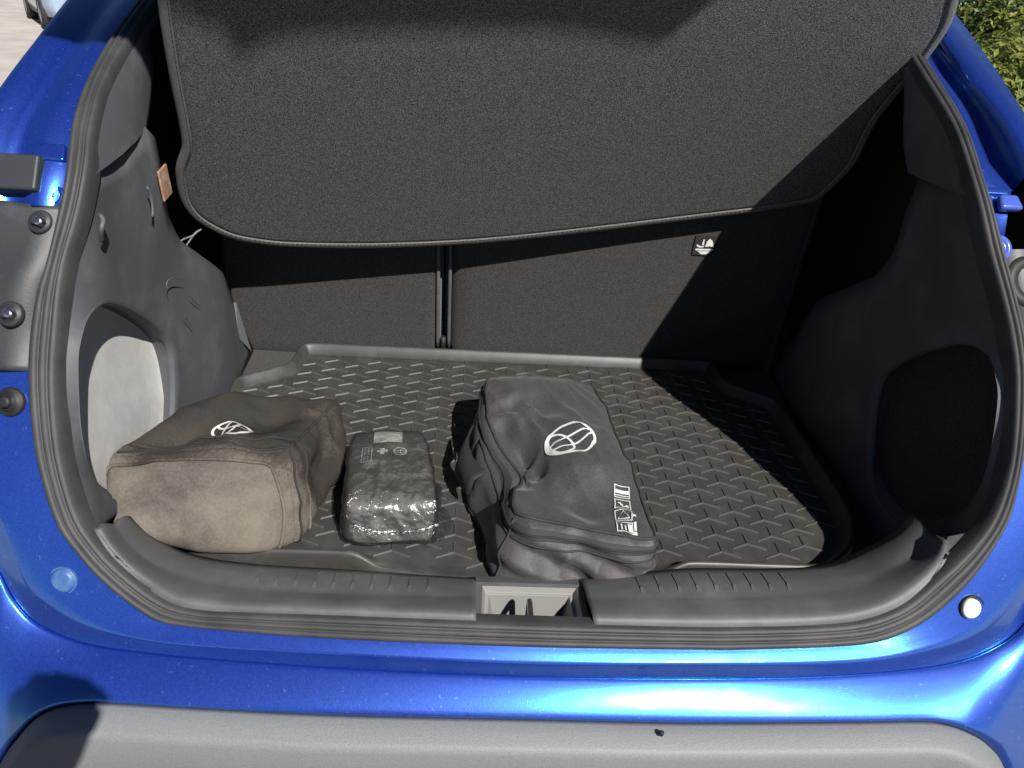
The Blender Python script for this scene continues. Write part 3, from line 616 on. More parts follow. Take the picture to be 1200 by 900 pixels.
top = [V((Ro[-1][0]-.03, Ro[-1][1]+.06, 0)), V((.2, .78, 0)), V((-.2, .78, 0)), V((Lo[0][0]+.03, Lo[0][1]+.05, 0))]
ring = cr(outline2+top, 300, closed=True)
cen = V((0.0, .33, 0))
def inset(r, d):
    out = []
    n = len(r)
    for i in range(n):
        t = (r[(i+1) % n]-r[i-1]).normalized(); nn = V((-t.y, t.x, 0))
        if nn.dot(cen-r[i]) < 0: nn = -nn
        out.append(r[i]+nn*d)
    return out
to3 = lambda r, h: [shp(p_.x, p_.y, h) for p_ in r]
mb = MB(); rr = [to3(ring, -.008)]+[to3(ring, 0)]
rr = [to3(inset(ring, .004), -.008), to3(inset(ring, .004), .0), to3(inset(ring, .02), .0005)]
mb.loft(rr, closed=True)
inner = inset(ring, .02)
mb.add(to3(inner, .0005), [tuple(range(300))]); mb.add(to3(inset(ring, .004), -.008), [tuple(range(300))])
part('panel', mb, 'shelf_felt', cov)
mb = MB(); bp = [(.013, .0005), (.0125, .0022), (.008, .0028), (.003, .0024), (-.0015, .0005), (-.0022, -.0035), (-.001, -.0075), (.006, -.0095), (.013, -.0095)]
mb.loft([to3(inset(ring, d), h) for d, h in bp], closed=True); part('edge_binding', mb, 'shelf_binding', cov)
# stitching: short dashes along the binding
st_ = inset(ring, .0105); mb = MB(); ln3 = lin(st_+[st_[0]], 1200)
for i in range(0, 1196, 3):
    a, b_ = ln3[i], ln3[i+2]; mb.tube([shp(a.x, a.y, .0026), shp(b_.x, b_.y, .0026)], .0006, 4, caps=False)
so = part('stitching', mb, 'thread', cov)
# cord loop hanging from its corner
pA = shp(*sh_uv(234, 269), .002)
loop = [pA]+[onpl(u, v, (0, 1, 0), pA.y-.012+dy) for u, v, dy in [(226, 276, 0), (214, 281, .0), (208, 288, -.003), (211, 291, -.004), (217, 289, -.002), (223, 281, 0), (229, 273, .002)]]+[pA+V((.003, 0, .002))]
mb = MB(); mb.tube(cr(loop, 60), .0015, 8); part('cord_loop', mb, 'cord', cov)

# ================================================================== BOOT MAT
bm_ = thing('boot_mat', (0, .5, 0), 'black moulded rubber boot mat with raised rim and three-armed ribs', 'boot mat')
half = [(0, .830), (.30, .830), (.432, .828), (.448, .812), (.452, .74), (.470, .715), (.528, .668), (.540, .645), (.540, .45), (.535, .30), (.505, .215), (.462, .172), (.43, .158), (.25, .158), (.205, .150), (.13, .137)]
om = [V((-x, y, 0)) for x, y in reversed(half[1:])]; om = om[::-1]
pts = [V((x, y, 0)) for x, y in half]+[V((0.005, .126, 0))]+[V((-x, y, 0)) for x, y in reversed(half[1:])]
ringm = lin([p_ for p_ in cr(pts, 2000, closed=True)]+[cr(pts, 2000, closed=True)[0]], 340, closed=True)
# light smoothing to round the corners
for _ in range(3): ringm = [(ringm[i-1]+ringm[i]*2+ringm[(i+1) % 340])/4 for i in range(340)]
def insm(d):
    out = []
    for i in range(340):
        t = (ringm[(i+2) % 340]-ringm[i-2]).normalized(); nn = V((-t.y, t.x, 0)); c0 = V((0, .48, 0))
        if nn.dot(c0-ringm[i]) < 0: nn = -nn
        out.append(ringm[i]+nn*d)
    return out
def rimh(p_):
    if p_.y > .22: return 1.0
    a = abs(p_.x)
    if a < .20: return .15
    if a < .235: return .15+.85*(a-.20)/.035
    return 1.0
mb = MB()
for d0 in (0,):
    rr = []
    for d, h in ((-.002, -.002), (-.001, .021), (.001, .0262), (.004, .0275), (.0065, .0262), (.0085, .0235), (.018, .0095), (.024, .0076)):
        q = insm(d); rr.append([V((p_.x, p_.y, -.002 if h < 0 else (.0075+(h-.0075)*rimh(p_) if h > .0075 else h))) for p_ in q])
    mb.loft(rr, closed=True)
    prevr = rr[-1]
    mb.add(prevr, [tuple(range(340))])
base = part('mat_base', mb, 'mat_rubber', bm_)
# the three-armed ribs
def arm(mb, ax, ay, ln_, w_=.0040, h_=.0027):
    L_ = math.hypot(ax, ay); X_ = V((ax/L_, ay/L_, 0)); Y_ = V((-ay/L_, ax/L_, 0)); a = V((0, 0, 0)); b_ = X_*ln_
    vs = []
    for p_, q in ((a, 1), (b_, 1)): vs += [p_-Y_*w_/2, p_+Y_*w_/2]
    tp = [a-Y_*w_*.12+V((0, 0, h_)), a+Y_*w_*.12+V((0, 0, h_)), b_-X_*.003-Y_*w_*.12+V((0, 0, h_)), b_-X_*.003+Y_*w_*.12+V((0, 0, h_))]
    mb.add(vs+tp, [(4, 5, 7, 6), (0, 4, 6, 2), (1, 3, 7, 5), (2, 6, 7, 3), (0, 1, 5, 4)])
ribm = MB(); arm(ribm, 0, 1, .0245); arm(ribm, -.9, -.43, .0300); arm(ribm, .9, -.43, .0300); ribme = ribm.mesh('rib'); ribme.materials.append(M['mat_rib'])
def inside(x, y, d=.036):
    a = abs(x)
    pl = [(hx, hy) for hx, hy in half]+[(0, .126)]
    c_ = False; poly = pl+[(-hx, hy) for hx, hy in reversed(half[1:])]
    n_ = len(poly)
    for i in range(n_):
        (x1, y1), (x2, y2) = poly[i], poly[(i+1) % n_]
        if (y1 > y) != (y2 > y) and x < (x2-x1)*(y-y1)/(y2-y1)+x1: c_ = not c_
        dx, dy = x2-x1, y2-y1; t = max(0, min(1, ((x-x1)*dx+(y-y1)*dy)/(dx*dx+dy*dy)))
        if math.hypot(x-x1-t*dx, y-y1-t*dy) < d: return False
    return c_
sp = []
for i in range(-14, 15):
    for j in range(-2, 24):
        x = .0370+i*.0445; y = .0+j*.0400+(.0200 if i % 2 else 0)+.007
        if inside(x, y, .034): sp.append((x, y))
sp.sort(key=lambda q: (V((q[0], q[1], 0))-CAM).length)
for k, (x, y) in enumerate(sp[:300]):
    o = bpy.data.objects.new('rib', ribme); COL.objects.link(o); o.parent = base; o.location = (x, y, .0072)
if len(sp) > 300:
    mb = MB()
    for x, y in sp[300:]: mb.add([V((x, y, .0072))+V(p_) for p_ in ribm.v], ribm.f)
    o = part('rib_field', mb, 'mat_rib', base); o['kind'] = 'stuff'

# ================================================================== BAGS
def cubegrid(nn):
    """cube surface points in [-1,1]^3 with faces"""
    vs, fs, ix = [], [], {}
    def vid(p_):
        k = tuple(round(c, 5) for c in p_)
        if k not in ix: ix[k] = len(vs); vs.append(p_)
        return ix[k]
    for ax in range(3):
        for sg in (-1, 1):
            for i in range(nn):
                for j in range(nn):
                    q = []
                    for di, dj in ((0, 0), (1, 0), (1, 1), (0, 1)):
                        a = -1+2*(i+di)/nn; b = -1+2*(j+dj)/nn; p_ = [0, 0, 0]; p_[ax] = sg; p_[(ax+1) % 3] = a; p_[(ax+2) % 3] = b; q.append(vid(tuple(p_)))
                    fs.append(tuple(q) if sg > 0 else tuple(q[::-1]))
    return vs, fs
def rnd(p_, e):
    x, y, z = p_; s = (abs(x)**e+abs(y)**e+abs(z)**e)**(1/e); return x/s, y/s, z/s
class Soft:
    """soft box: 8 corners (x,y,z signs), rounded, with a displacement function"""
    def __init__(s, corners, e, disp): s.c = corners; s.e = e; s.d = disp
    def tri(s, a, b, c):
        r_ = V((0, 0, 0))
        for (i, j, k), p_ in s.c.items(): r_ += V(p_)*((1+i*a)/2*(1+j*b)/2*(1+k*c)/2)
        return r_
    def at(s, a, b, c, lift=0):
        x, y, z = rnd((a, b, c), s.e); p_ = s.tri(x, y, z); ce = s.tri(0, 0, 0); nn = (p_-ce); 
        g_ = V((x**5, y**5, z**5)); g_ = g_.normalized() if g_.length > 1e-6 else nn.normalized()
        X_ = (s.tri(1, 0, 0)-ce).normalized(); Y_ = (s.tri(0, 1, 0)-ce).normalized(); Z_ = (s.tri(0, 0, 1)-ce).normalized()
        nv = (X_*g_.x+Y_*g_.y+Z_*g_.z).normalized()
        return p_+s.d(a, b, c, p_, nv)+nv*lift
    def mb(s, nn, lift=0, faces=None):
        vs, fs = cubegrid(nn); m_ = MB(); m_.add([s.at(*p_, lift=lift) for p_ in vs], fs, True); return m_
def N3(p_, f, seed=0): return noise.noise(V((p_.x*f+seed, p_.y*f+seed*1.7, p_.z*f-seed)))
def RN(p_, f, seed=0): return 1-abs(noise.noise(V((p_.x*f+seed, p_.y*f+seed*1.7, p_.z*f-seed))))*2
def keepz(q, zmin): return V((q.x, q.y, max(q.z, zmin)))
def bvh_of(m_): return BVHTree.FromPolygons([V(p_) for p_ in m_.v], [f for f in m_.f])
def decal(name, polys, bv, org, U_, W_, mt, parent, lift=.0008, down=V((0, 0, -1)), step=.003, thick=0):
    """thin print laid on a surface: polys are in local (a,b), cast along 'down'"""
    mb = MB(); fine = []
    for poly in polys:
        if len(poly) == 4:
            ln_ = [max(1, int(math.ceil(math.hypot(poly[(k+1) % 4][0]-poly[k][0], poly[(k+1) % 4][1]-poly[k][1])/step))) for k in (0, 1)]
            A, B_, C_, D_ = [V((q[0], q[1], 0)) for q in poly]
            f = lambda s_, t: A.lerp(B_, s_).lerp(D_.lerp(C_, s_), t)
            for i in range(ln_[0]):
                for j in range(ln_[1]): fine.append([tuple(f(x/ln_[0], y/ln_[1]))[:2] for x, y in ((i, j), (i+1, j), (i+1, j+1), (i, j+1))])
        else: fine.append(poly)
    for poly in fine:
        vs = []
        for a, b in poly:
            o_ = org+U_*a+W_*b-down*.25; hit = bv.ray_cast(o_, down)
            if hit[0] is None: vs = None; break
            vs.append(hit[0]+hit[1]*lift if hit[1].dot(down) < 0 else hit[0]-hit[1]*lift)
        if vs: mb.add(vs, [tuple(range(len(vs)))])
    return part(name, mb, mt, parent)
def ring_quads(f0, f1, k=64, a0=0, a1=2*math.pi):
    qs = []
    for i in range(k):
        t0, t1 = a0+(a1-a0)*i/k, a0+(a1-a0)*(i+1)/k; qs.append([f0(t0), f1(t0), f1(t1), f0(t1)])
    return qs
def ell(cx, cy, rx, ry): return lambda t: (cx+rx*math.cos(t), cy+ry*math.sin(t))
def emblem(R, asp=.68, wd=.13):
    w_ = R*wd; ry = R*asp; q = []
    q += ring_quads(ell(0, 0, R, ry), ell(0, 0, R-w_, ry-w_))
    q += ring_quads(ell(0, ry*.42, R*.80, ry*.47), ell(0, ry*.42, R*.80-w_, ry*.47-w_*.8))
    q += ring_quads(ell(0, -ry*.02, R*.33, ry*.95), ell(0, -ry*.02, R*.33-w_*.8, ry*.95-w_*.8))
    return q

# ---- black bag
b3 = thing('tool_bag', (.05, .32, .008), 'black nylon zip bag with white oval emblem and pictograms printed on top', 'bag')
zb = .0115
C3 = {(-1, -1, -1): (-.036, .112, zb), (1, -1, -1): (.170, .120, zb), (-1, 1, -1): (-.090, .505, zb), (1, 1, -1): (.140, .535, zb),
      (-1, -1, 1): (-.014, .150, .106), (1, -1, 1): (.180, .112, .092), (-1, 1, 1): (-.062, .530, .120), (1, 1, 1): (.138, .548, .108)}
def d3(a, b, c, p_, nv):
    q = V((0, 0, 0)); tp = max(0, c)**2
    q += V((0, 0, 1))*tp*(.022*math.exp(-((a-.35)/.5)**2-((b+.05)/.55)**2)-.050*math.exp(-((a+.85)/.50)**2-((b+.15)/.50)**2)-.016*math.exp(-((a-.2)/.5)**2-((b+.72)/.22)**2))
    q += V((-.014, 0, 0))*max(0, -a)**2*math.exp(-((b-.1)/.5)**2)*(1-c*.6)
    q += V((.040, 0, 0))*max(0, -a)**2*tp*math.exp(-((b+.25)/.42)**2)
    q += V((0, 0, .010))*tp*math.exp(-((a+.55)/.5)**2-((b-.85)/.3)**2)
    k = .004*N3(p_, 13, 1)+.004*RN(p_, 10, 5)+.0014*RN(p_, 30, 2)
    fr = max(0, -b)**4*(1-tp)
    k += fr*(.006*math.sin((p_.x*1.1+p_.z*2.2)*62+1)+.004*RN(p_, 22, 9)+.008)
    lf = tp*math.exp(-((a+.62)/.33)**2-((b-.15)/.5)**2); k += lf*(.026*RN(V((p_.x*1.2-p_.y*.8, p_.y*1.3+p_.x*.6, 0)), 13, 21)-.010)
    k += tp*.007*RN(V((p_.x*1.6+p_.y*.7, p_.y*.5, 0)), 17, 4)
    q += nv*k
    r_ = p_+q; return V((r_.x, r_.y, max(r_.z, zb)))-p_
s3 = Soft(C3, 10, d3); m3 = s3.mb(64); body3 = part('bag_body', m3, 'bag_black', b3, subsurf=1); bv3 = bvh_of(m3)
# piping and zips run round the top edge
def ring_path(sf, c, lift, k=120, e=10):
    out = []
    for i in range(k):
        t = 2*math.pi*i/k; a, b = math.cos(t), math.sin(t); s_ = max(abs(a), abs(b)); a, b = a/s_, b/s_
        out.append(sf.at(a, b, c, lift))
    return out
mb = MB(); mb.tube(ring_path(s3, .97, .0015), .0024, 8, closed=True); part('piping', mb, 'zip_tape', b3)
mb = MB(); za = [s3.at(a, b, .70, .0018) for a, b in [(1, -1)]]
zp = [(x, -1, .74) for x in [1-2*i/24 for i in range(25)]]+[(-1, -1+2*i/40, .74) for i in range(41)]
mb.loft([[s3.at(a, b, c-.10, .0012) for a, b, c in zp], [s3.at(a, b, c-.03, .0030) for a, b, c in zp], [s3.at(a, b, c+.03, .0030) for a, b, c in zp], [s3.at(a, b, c+.10, .0012) for a, b, c in zp]]); zt_ = part('zip_tape', mb, 'zip_tape', b3)
mb = MB(); mb.tube([s3.at(a, b, c, .0034) for a, b, c in zp], .0017, 6); part('zip_teeth', mb, 'strap', zt_)
mb = MB(); zp2 = [(x, -1, .47) for x in [1-2*i/24 for i in range(25)]]+[(-1, -1+2*i/40, .47) for i in range(30)]; mb.tube([s3.at(a, b, c, .001) for a, b, c in zp2], .0016, 6); part('seam', mb, 'zip_tape', b3)
mb = MB(); mb.tube(ring_path(s3, -.93, .0008), .0022, 8, closed=True); part('piping', mb, 'zip_tape', b3)
for a in (-1, 1):
    mb = MB(); mb.tube([s3.at(a, -1, -1+2*i/20, .001) for i in range(1, 20)], .002, 6); part('seam', mb, 'zip_tape', b3)
# webbing handle folded on its left side
hp = []
for i in range(14):
    b = .42-.62*i/13; hp.append((b, .010+.016*math.sin(math.pi*i/13)))
mb = MB(); mb.loft([[s3.at(-1, b, .52, l_) for b, l_ in hp], [s3.at(-1, b, .1, l_+.002) for b, l_ in hp], [s3.at(-1, b, -.38, l_) for b, l_ in hp]]); part('handle', mb, 'strap', b3, solid=.0025)
mb = MB(); mb.loft([[s3.at(-1, b, .60, .006) for b in (.24, .36, .48)], [s3.at(-1, b, -.05, .007) for b in (.24, .36, .48)]]); part('handle_patch', mb, 'strap', b3, solid=.002)
# prints
c3 = V((.062, .305, 0)); c3 = atz(669, 513, .128); c3.z = .1
au = V((.97, .10, 0)).normalized(); aw = V((-.10, .97, 0)).normalized()
decal('emblem', [[(-b_, a_) for a_, b_ in q] for q in emblem(.0390, .98, .125)], bv3, c3, (au*math.cos(.30)+aw*math.sin(.30)), (aw*math.cos(.30)-au*math.sin(.30)), 'white_print', b3, lift=.0020)
# pictogram strip
pc = atz(731, 590, .108); pc.z = .1
pu = (atz(738, 572, .108)-atz(744, 622, .108)).normalized(); pw = V((pu.y, -pu.x, 0)); pu.z = 0
def rect(a0, b0, a1, b1): return [(a0, b0), (a1, b0), (a1, b1), (a0, b1)]
def frame(a0, b0, a1, b1, t): return [rect(a0, b0, a1, b0+t), rect(a0, b1-t, a1, b1), rect(a0, b0+t, a0+t, b1-t), rect(a1-t, b0+t, a1, b1-t)]
pg = []; hw = .0115; t_ = .0013
for k in range(4):
    a0 = .046-.026*(k+1)+.004; a1 = a0+.0225
    pg += frame(a0, -hw, a1, hw, t_)
    am = (a0+a1)/2
    if k == 0: pg += [rect(am-.003, -.010, am+.0035, .010), rect(a0+.004, -.010, a0+.0055, .010)]
    if k == 1: pg += [rect(am-.006, -.002, am-.003, .009), rect(am-.003, -.004, am+.002, .0), rect(am+.002, -.007, am+.005, -.002), rect(am-.003, .004, am, .008)]
    if k == 2: pg += [[(am-.0075, -.008), (am-.0055, -.008), (am+.0065, .000), (am+.0085, .000)], [(am-.0075, .008), (am-.0055, .008), (am+.0065, .000), (am+.0085, .000)][::-1], rect(am-.0075, -.008, am-.0055, .008), rect(am-.006, .012, am+.002, .016)]
    if k == 3: pg += [rect(am-.008, -.006, am+.006, -.004), rect(am-.008, .004, am+.008, .010), rect(am-.008, -.001, am+.004, .001), rect(am-.010, .012, am-.004, .0165), rect(am-.002, .013, am+.012, .0165)]
decal('pictograms', pg, bv3, pc, pu, pw, 'white_print', b3, lift=.0020)

# ---- dusty brown bag
b1 = thing('dusty_bag', (-.43, .28, .008), 'dusty brown zip bag with tan dirt on its end panel', 'bag')
C1 = {(-1, -1, -1): (-.585, .150, .066), (1, -1, -1): (-.322, .166, .012), (1, 1, -1): (-.280, .372, .012), (-1, 1, -1): (-.470, .40, .012),
      (-1, -1, 1): (-.592, .212, .122), (1, -1, 1): (-.336, .214, .142), (1, 1, 1): (-.292, .418, .126), (-1, 1, 1): (-.490, .372, .142)}
def d1(a, b, c, p_, nv):
    q = V((0, 0, 0)); tp = max(0, c)**2
    q += V((0, 0, 1))*tp*(-.030*math.exp(-((a+.45)/.35)**2-((b+.25)/.38)**2)+.004*math.exp(-((b+1)/.2)**2)-.020*math.exp(-((a-.35)/.4)**2-((b-.2)/.35)**2)+.004*math.exp(-((a+.45)/.5)**2-((b-.8)/.3)**2))
    fr = max(0, -b)**4*(1-tp)
    q += V((0, -.026, -.006))*max(0, -b)**3*(1-abs(a)**3)*(1-abs(c)**3)
    q += V((0, 0, -.018))*max(0, -b)**3*max(0, -c)**2*math.exp(-((a-.1)/.5)**2)
    k = .005*N3(p_, 12, 3)+.006*RN(p_, 9, 8)+.0016*RN(p_, 28, 6)
    k += tp*.011*RN(V((p_.x*.6+p_.y*1.1, p_.y*.6-p_.x*.5, 0)), 16, 7)
    sd = max(0, a)**4*(1-tp); k += sd*(.008*RN(V((p_.y*2.0+p_.z, p_.z*.6, p_.x)), 13, 3)-.006*math.exp(-((b+.1)/.3)**2))
    q += nv*k
    r_ = p_+q; zm = .012 if r_.y > .16 else .012+(.16-r_.y)*.75
    return V((r_.x, r_.y, max(r_.z, zm)))-p_
s1_ = Soft(C1, 7, d1); m1 = s1_.mb(60)
part('bag_body', m1, 'bag_dusty', b1, subsurf=1); bv1 = bvh_of(m1)
# end panel with its own dust, just proud of the body, and the zip round it
gn_ = 36; mb = MB(); R = []
for j in range(gn_+1):
    row = []
    for i in range(gn_+1):
        a, c = -1+2*i/gn_, -1+2*j/gn_
        # square to rounded-square
        a2, c2 = a*math.sqrt(1-.14*c*c), c*math.sqrt(1-.14*a*a); row.append(s1_.at(a2*.97, -1, c2*.96, .0045*(1-max(abs(a), abs(c))**10)+.0004))
    R.append(row)
mb.loft(R); part('end_panel', mb, 'bag_dust_panel', b1, subsurf=1)
def fp(t, k, kc): 
    a, c = math.cos(t), math.sin(t); s_ = max(abs(a), abs(c)); a, c = a/s_, c/s_; a2, c2 = a*math.sqrt(1-.14*c*c), c*math.sqrt(1-.14*a*a); return a2*k, c2*kc
mb = MB(); mb.tube([s1_.at(fp(t/100*2*math.pi, .98, .97)[0], -1, fp(t/100*2*math.pi, .98, .97)[1], .003) for t in range(100)], .0026, 8, closed=True); part('piping', mb, 'bag_dusty', b1)
mb = MB(); zr = [s1_.at(.99, -1+.0, 0)]
zpath = [(1, -.84, -.85+1.6*i/24) for i in range(25)]+[(1-1.9*i/30, -.84, 1) for i in range(31)]
mb.loft([[s1_.at(a, b-.07, c, .001) for a, b, c in zpath], [s1_.at(a, b-.02, c, .0028) for a, b, c in zpath], [s1_.at(a, b+.02, c, .0028) for a, b, c in zpath], [s1_.at(a, b+.07, c, .001) for a, b, c in zpath]]); zt1 = part('zip_tape', mb, 'bag_dusty', b1)
mb = MB(); mb.tube([s1_.at(a, b, c, .0034) for a, b, c in zpath], .0018, 6); part('zip_teeth', mb, 'strap', zt1)
mb = MB(); mb.tube([s1_.at(a, b+.26, c, .0010) for a, b, c in zpath], .002, 6); part('seam', mb, 'bag_dusty', b1)
mb = MB(); mb.tube([s1_.at(.98, -1+2*i/30, .98, .001) for i in range(2, 31)], .0022, 6); part('piping', mb, 'bag_dusty', b1)
mb = MB(); mb.tube([s1_.at(.98, .99, 1-2*i/20, .001) for i in range(0, 20)], .0022, 6); part('piping', mb, 'bag_dusty', b1)
zq = atz(335, 630, .020); mb = MB(); mb.tube([zq+V((.008*math.cos(t*.9), .002, .008*math.sin(t*.9))) for t in range(7)], .0017, 6, closed=True)
mb.tube([zq+V((0, -.004, -.005)), zq+V((.001, -.012, -.006)), zq+V((.001, -.028, -.007))], .0030, 6); part('zip_pull', mb, 'steel', b1)
mb = MB(); a_, b__ = atz(322, 642, .012), atz(333, 656, .012); mb.loft([[a_+V((-.005, 0, .0015)), b__+V((-.004, 0, .0015))], [a_+V((.005, 0, .0035)), b__+V((.005, 0, .0025))]]); part('strap_end', mb, 'strap', b1, solid=.0015)
c1 = atz(270, 512, .128); c1.z = .1
decal('emblem', [[(a_, b_*(.72+.28*a_/.034)+.003*(1-a_/.034)) for a_, b_ in q] for q in emblem(.034, .80, .15)], bv1, c1, V((.9, -.25, 0)).normalized(), V((.25, .9, 0)).normalized(), 'white_print', b1, lift=.0012)

# ---- first-aid pouch in clear film
b2 = thing('first_aid_kit', (-.2, .31, .008), 'first aid pouch with white cross sealed in clear plastic wrap', 'first aid kit')
C2 = {(-1, -1, -1): (-.260, .186, .011), (1, -1, -1): (-.122, .198, .011), (1, 1, -1): (-.156, .425, .011), (-1, 1, -1): (-.276, .412, .011),
      (-1, -1, 1): tuple(atz(402, 589, .078)), (1, -1, 1): tuple(atz(513, 589, .080)), (1, 1, 1): tuple(atz(497, 502, .086)), (-1, 1, 1): tuple(atz(413, 504, .086))}
def d2(a, b, c, p_, nv):
    k = .002*N3(p_, 22, 2)+.0018*RN(p_, 30, 5)+.003*max(0, c)*math.exp(-(a*a+b*b)/.5); r_ = p_+nv*k; return V((r_.x, r_.y, max(r_.z, .0115)))-p_
s2_ = Soft(C2, 8, d2); m2 = s2_.mb(44); pouch = part('pouch', m2, 'kit', b2, subsurf=1); bv2 = bvh_of(m2)
def d2f(a, b, c, p_, nv):
    k = .0016+.0012*RN(p_, 38, 11)+.0008*RN(p_, 90, 13)+.006*max(0, -b)**6*max(0, a)**3
    r_ = p_+d2(a, b, c, p_, nv)+nv*max(k, .0012); return V((r_.x, r_.y, max(r_.z, .0113)))-p_
sf_ = Soft(C2, 8, d2f); mf = sf_.mb(70); wr = part('plastic_wrap', mf, 'film', b2)
# crimped seam of the wrap across the front and loose flap on the right
mb = MB(); sm_ = [(-.75+1.7*i/40, -1, .05-.28*math.sin(math.pi*i/40)+.1*(i % 2)*.3) for i in range(41)]
mb.loft([[sf_.at(a, b, c+.05, .001) for a, b, c in sm_], [sf_.at(a, b, c, .006+.002*math.sin(i*2.1)) for i, (a, b, c) in enumerate(sm_)], [sf_.at(a, b, c-.05, .001) for a, b, c in sm_]]); part('wrap_seam', mb, 'film', b2)
mb = MB(); R = []
for j in range(8):
    row = []
    for i in range(20):
        y = .20+.13*i/19; x = -.128+.030*j/7*(.35+.65*math.sin(math.pi*min(1, i/12)))-.08*(y-.2)*.3; z = .0125+.004+.007*noise.noise(V((x*60, y*60, 3)))*(j/7)+.012*(1-j/7); row.append(V((x, y, max(z, .0120))))
    R.append(row)
mb.loft(R); part('wrap_flap', mb, 'film', b2)
ku = (V(C2[(1, 1, 1)])-V(C2[(-1, 1, 1)])).normalized(); kw = (V(C2[(-1, 1, 1)])-V(C2[(-1, -1, 1)])).normalized(); ku.z = kw.z = 0
kc = atz(459, 529, .087)
def kk(u, v): q = atz(u, v, .087)-kc; return q.dot(ku), q.dot(kw)
kc0 = V((kc.x, kc.y, .07))
k0, k1 = kk(437, 519), kk(470, 504)
lab_q = []
for i in range(6):
    for j in range(4):
        f = lambda s_, t: (k0[0]+(k1[0]-k0[0])*s_, k0[1]+(k1[1]-k0[1])*t); lab_q.append([f(i/6, j/4), f((i+1)/6, j/4), f((i+1)/6, (j+1)/4), f(i/6, (j+1)/4)])
decal('paper_label', lab_q, bv2, kc0, ku, kw, 'label_paper', b2, lift=.0008)
cc = kk(448, 529); ar, br = .0034, .0082
decal('white_cross', [rect(cc[0]-br, cc[1]-ar, cc[0]+br, cc[1]+ar), rect(cc[0]-ar, cc[1]+ar, cc[0]+ar, cc[1]+br), rect(cc[0]-ar, cc[1]-br, cc[0]+ar, cc[1]-ar)], bv2, kc0, ku, kw, 'white_print', b2, lift=.0009)
ec = kk(469, 529)
decal('emblem', [[(ec[0]+b_*1.05, ec[1]-a_*1.05) for a_, b_ in q] for q in emblem(.0105, .95, .16)], bv2, kc0, ku, kw, 'white_print', b2, lift=.0009)
tk = kk(430, 532); fr = frame(tk[0]-.008, tk[1]-.019, tk[0]+.008, tk[1]+.021, .0012)
tx = []
for col_, rows in ((-.0042, 4), (.0010, 4)):
    for j in range(9):
        b0 = tk[1]-.0165+j*.0040
        if j == 4: continue
        tx += [rect(tk[0]+col_, b0, tk[0]+col_+.0034, b0+.0010), rect(tk[0]+col_, b0+.0010, tk[0]+col_+.0010, b0+.0026)]
decal('printed_box', fr+tx, bv2, kc0, ku, kw, 'white_print', b2, lift=.0009)

# ================================================================== BACKGROUND
# shrubs beyond the right flank
def leaf_crown(cx, cy, z0, rx, ry, rz, nleaf, size, seed, core=.55):
    rng = random.Random(seed); mb = MB(); lobes = []
    for _ in range(26):
        a = rng.uniform(0, 6.283); b = rng.uniform(-.6, 1); r_ = rng.uniform(.45, .85); lobes.append((V((math.cos(a)*r_*rx*math.sqrt(1-.6*b*b), math.sin(a)*r_*ry*math.sqrt(1-.6*b*b), b*rz*.75)), rng.uniform(.30, .45)))
    vs, fs = [], []
    for k in range(nleaf):
        c_, r_ = rng.choice(lobes); d = V((rng.gauss(0, 1), rng.gauss(0, 1), rng.gauss(0, 1))).normalized()*r_*min(rx, rz)*(rng.random()**.35)
        p_ = V((cx, cy, z0+rz))+c_+d
        nrm = (d.normalized()+V((rng.gauss(0, .5), rng.gauss(0, .5), rng.gauss(0, .5)+.5))).normalized()
        t = nrm.orthogonal(); t.rotate(__import__('mathutils').Quaternion(nrm, rng.uniform(0, 6.283))); t.normalize(); b_ = nrm.cross(t); s_ = size*rng.uniform(.6, 1.25)
        o_ = len(vs); vs += [p_-t*s_, p_+b_*s_*.45+nrm*s_*.12, p_+t*s_, p_-b_*s_*.45+nrm*s_*.12]; fs += [(o_, o_+1, o_+2), (o_, o_+2, o_+3)]
    mb.add(vs, fs); return mb
def shrub(u, v, dist, rx, rz, nleaf, size, mt, seed, label, name='shrub'):
    d = ray(u, v); p_ = CAM+d*dist; z0 = -.74
    t = thing(name, (p_.x, p_.y, z0), label, 'shrub', 'shrubs beside the drive')
    part('crown', leaf_crown(p_.x, p_.y, z0+.12, rx, rx, rz, nleaf, size, seed), mt, t)
    mb = MB(); rng = random.Random(seed)
    for k in range(5): a = rng.uniform(0, 6.28); mb.tube([V((p_.x, p_.y, z0-.02)), V((p_.x+.08*math.cos(a), p_.y+.08*math.sin(a), z0+.4*rz)), V((p_.x+.45*rx*math.cos(a), p_.y+.45*rx*math.sin(a), z0+1.3*rz))], lambda s_: .025-.018*s_, 6)
    part('trunk', mb, 'bark', t); return t
shrub(1190, 80, 3.6, .85, .70, 16000, .026, 'leaf_yellow', 11, 'sunlit yellow green leafy shrub right beside the car')
shrub(1128, 40, 5.6, .8, .80, 10000, .034, 'leaf_dark', 12, 'dark green shrub behind the yellow green shrub')
shrub(1240, 25, 5.2, .9, .85, 9000, .034, 'leaf_yellow', 13, 'taller yellow green shrub behind the palm fronds')
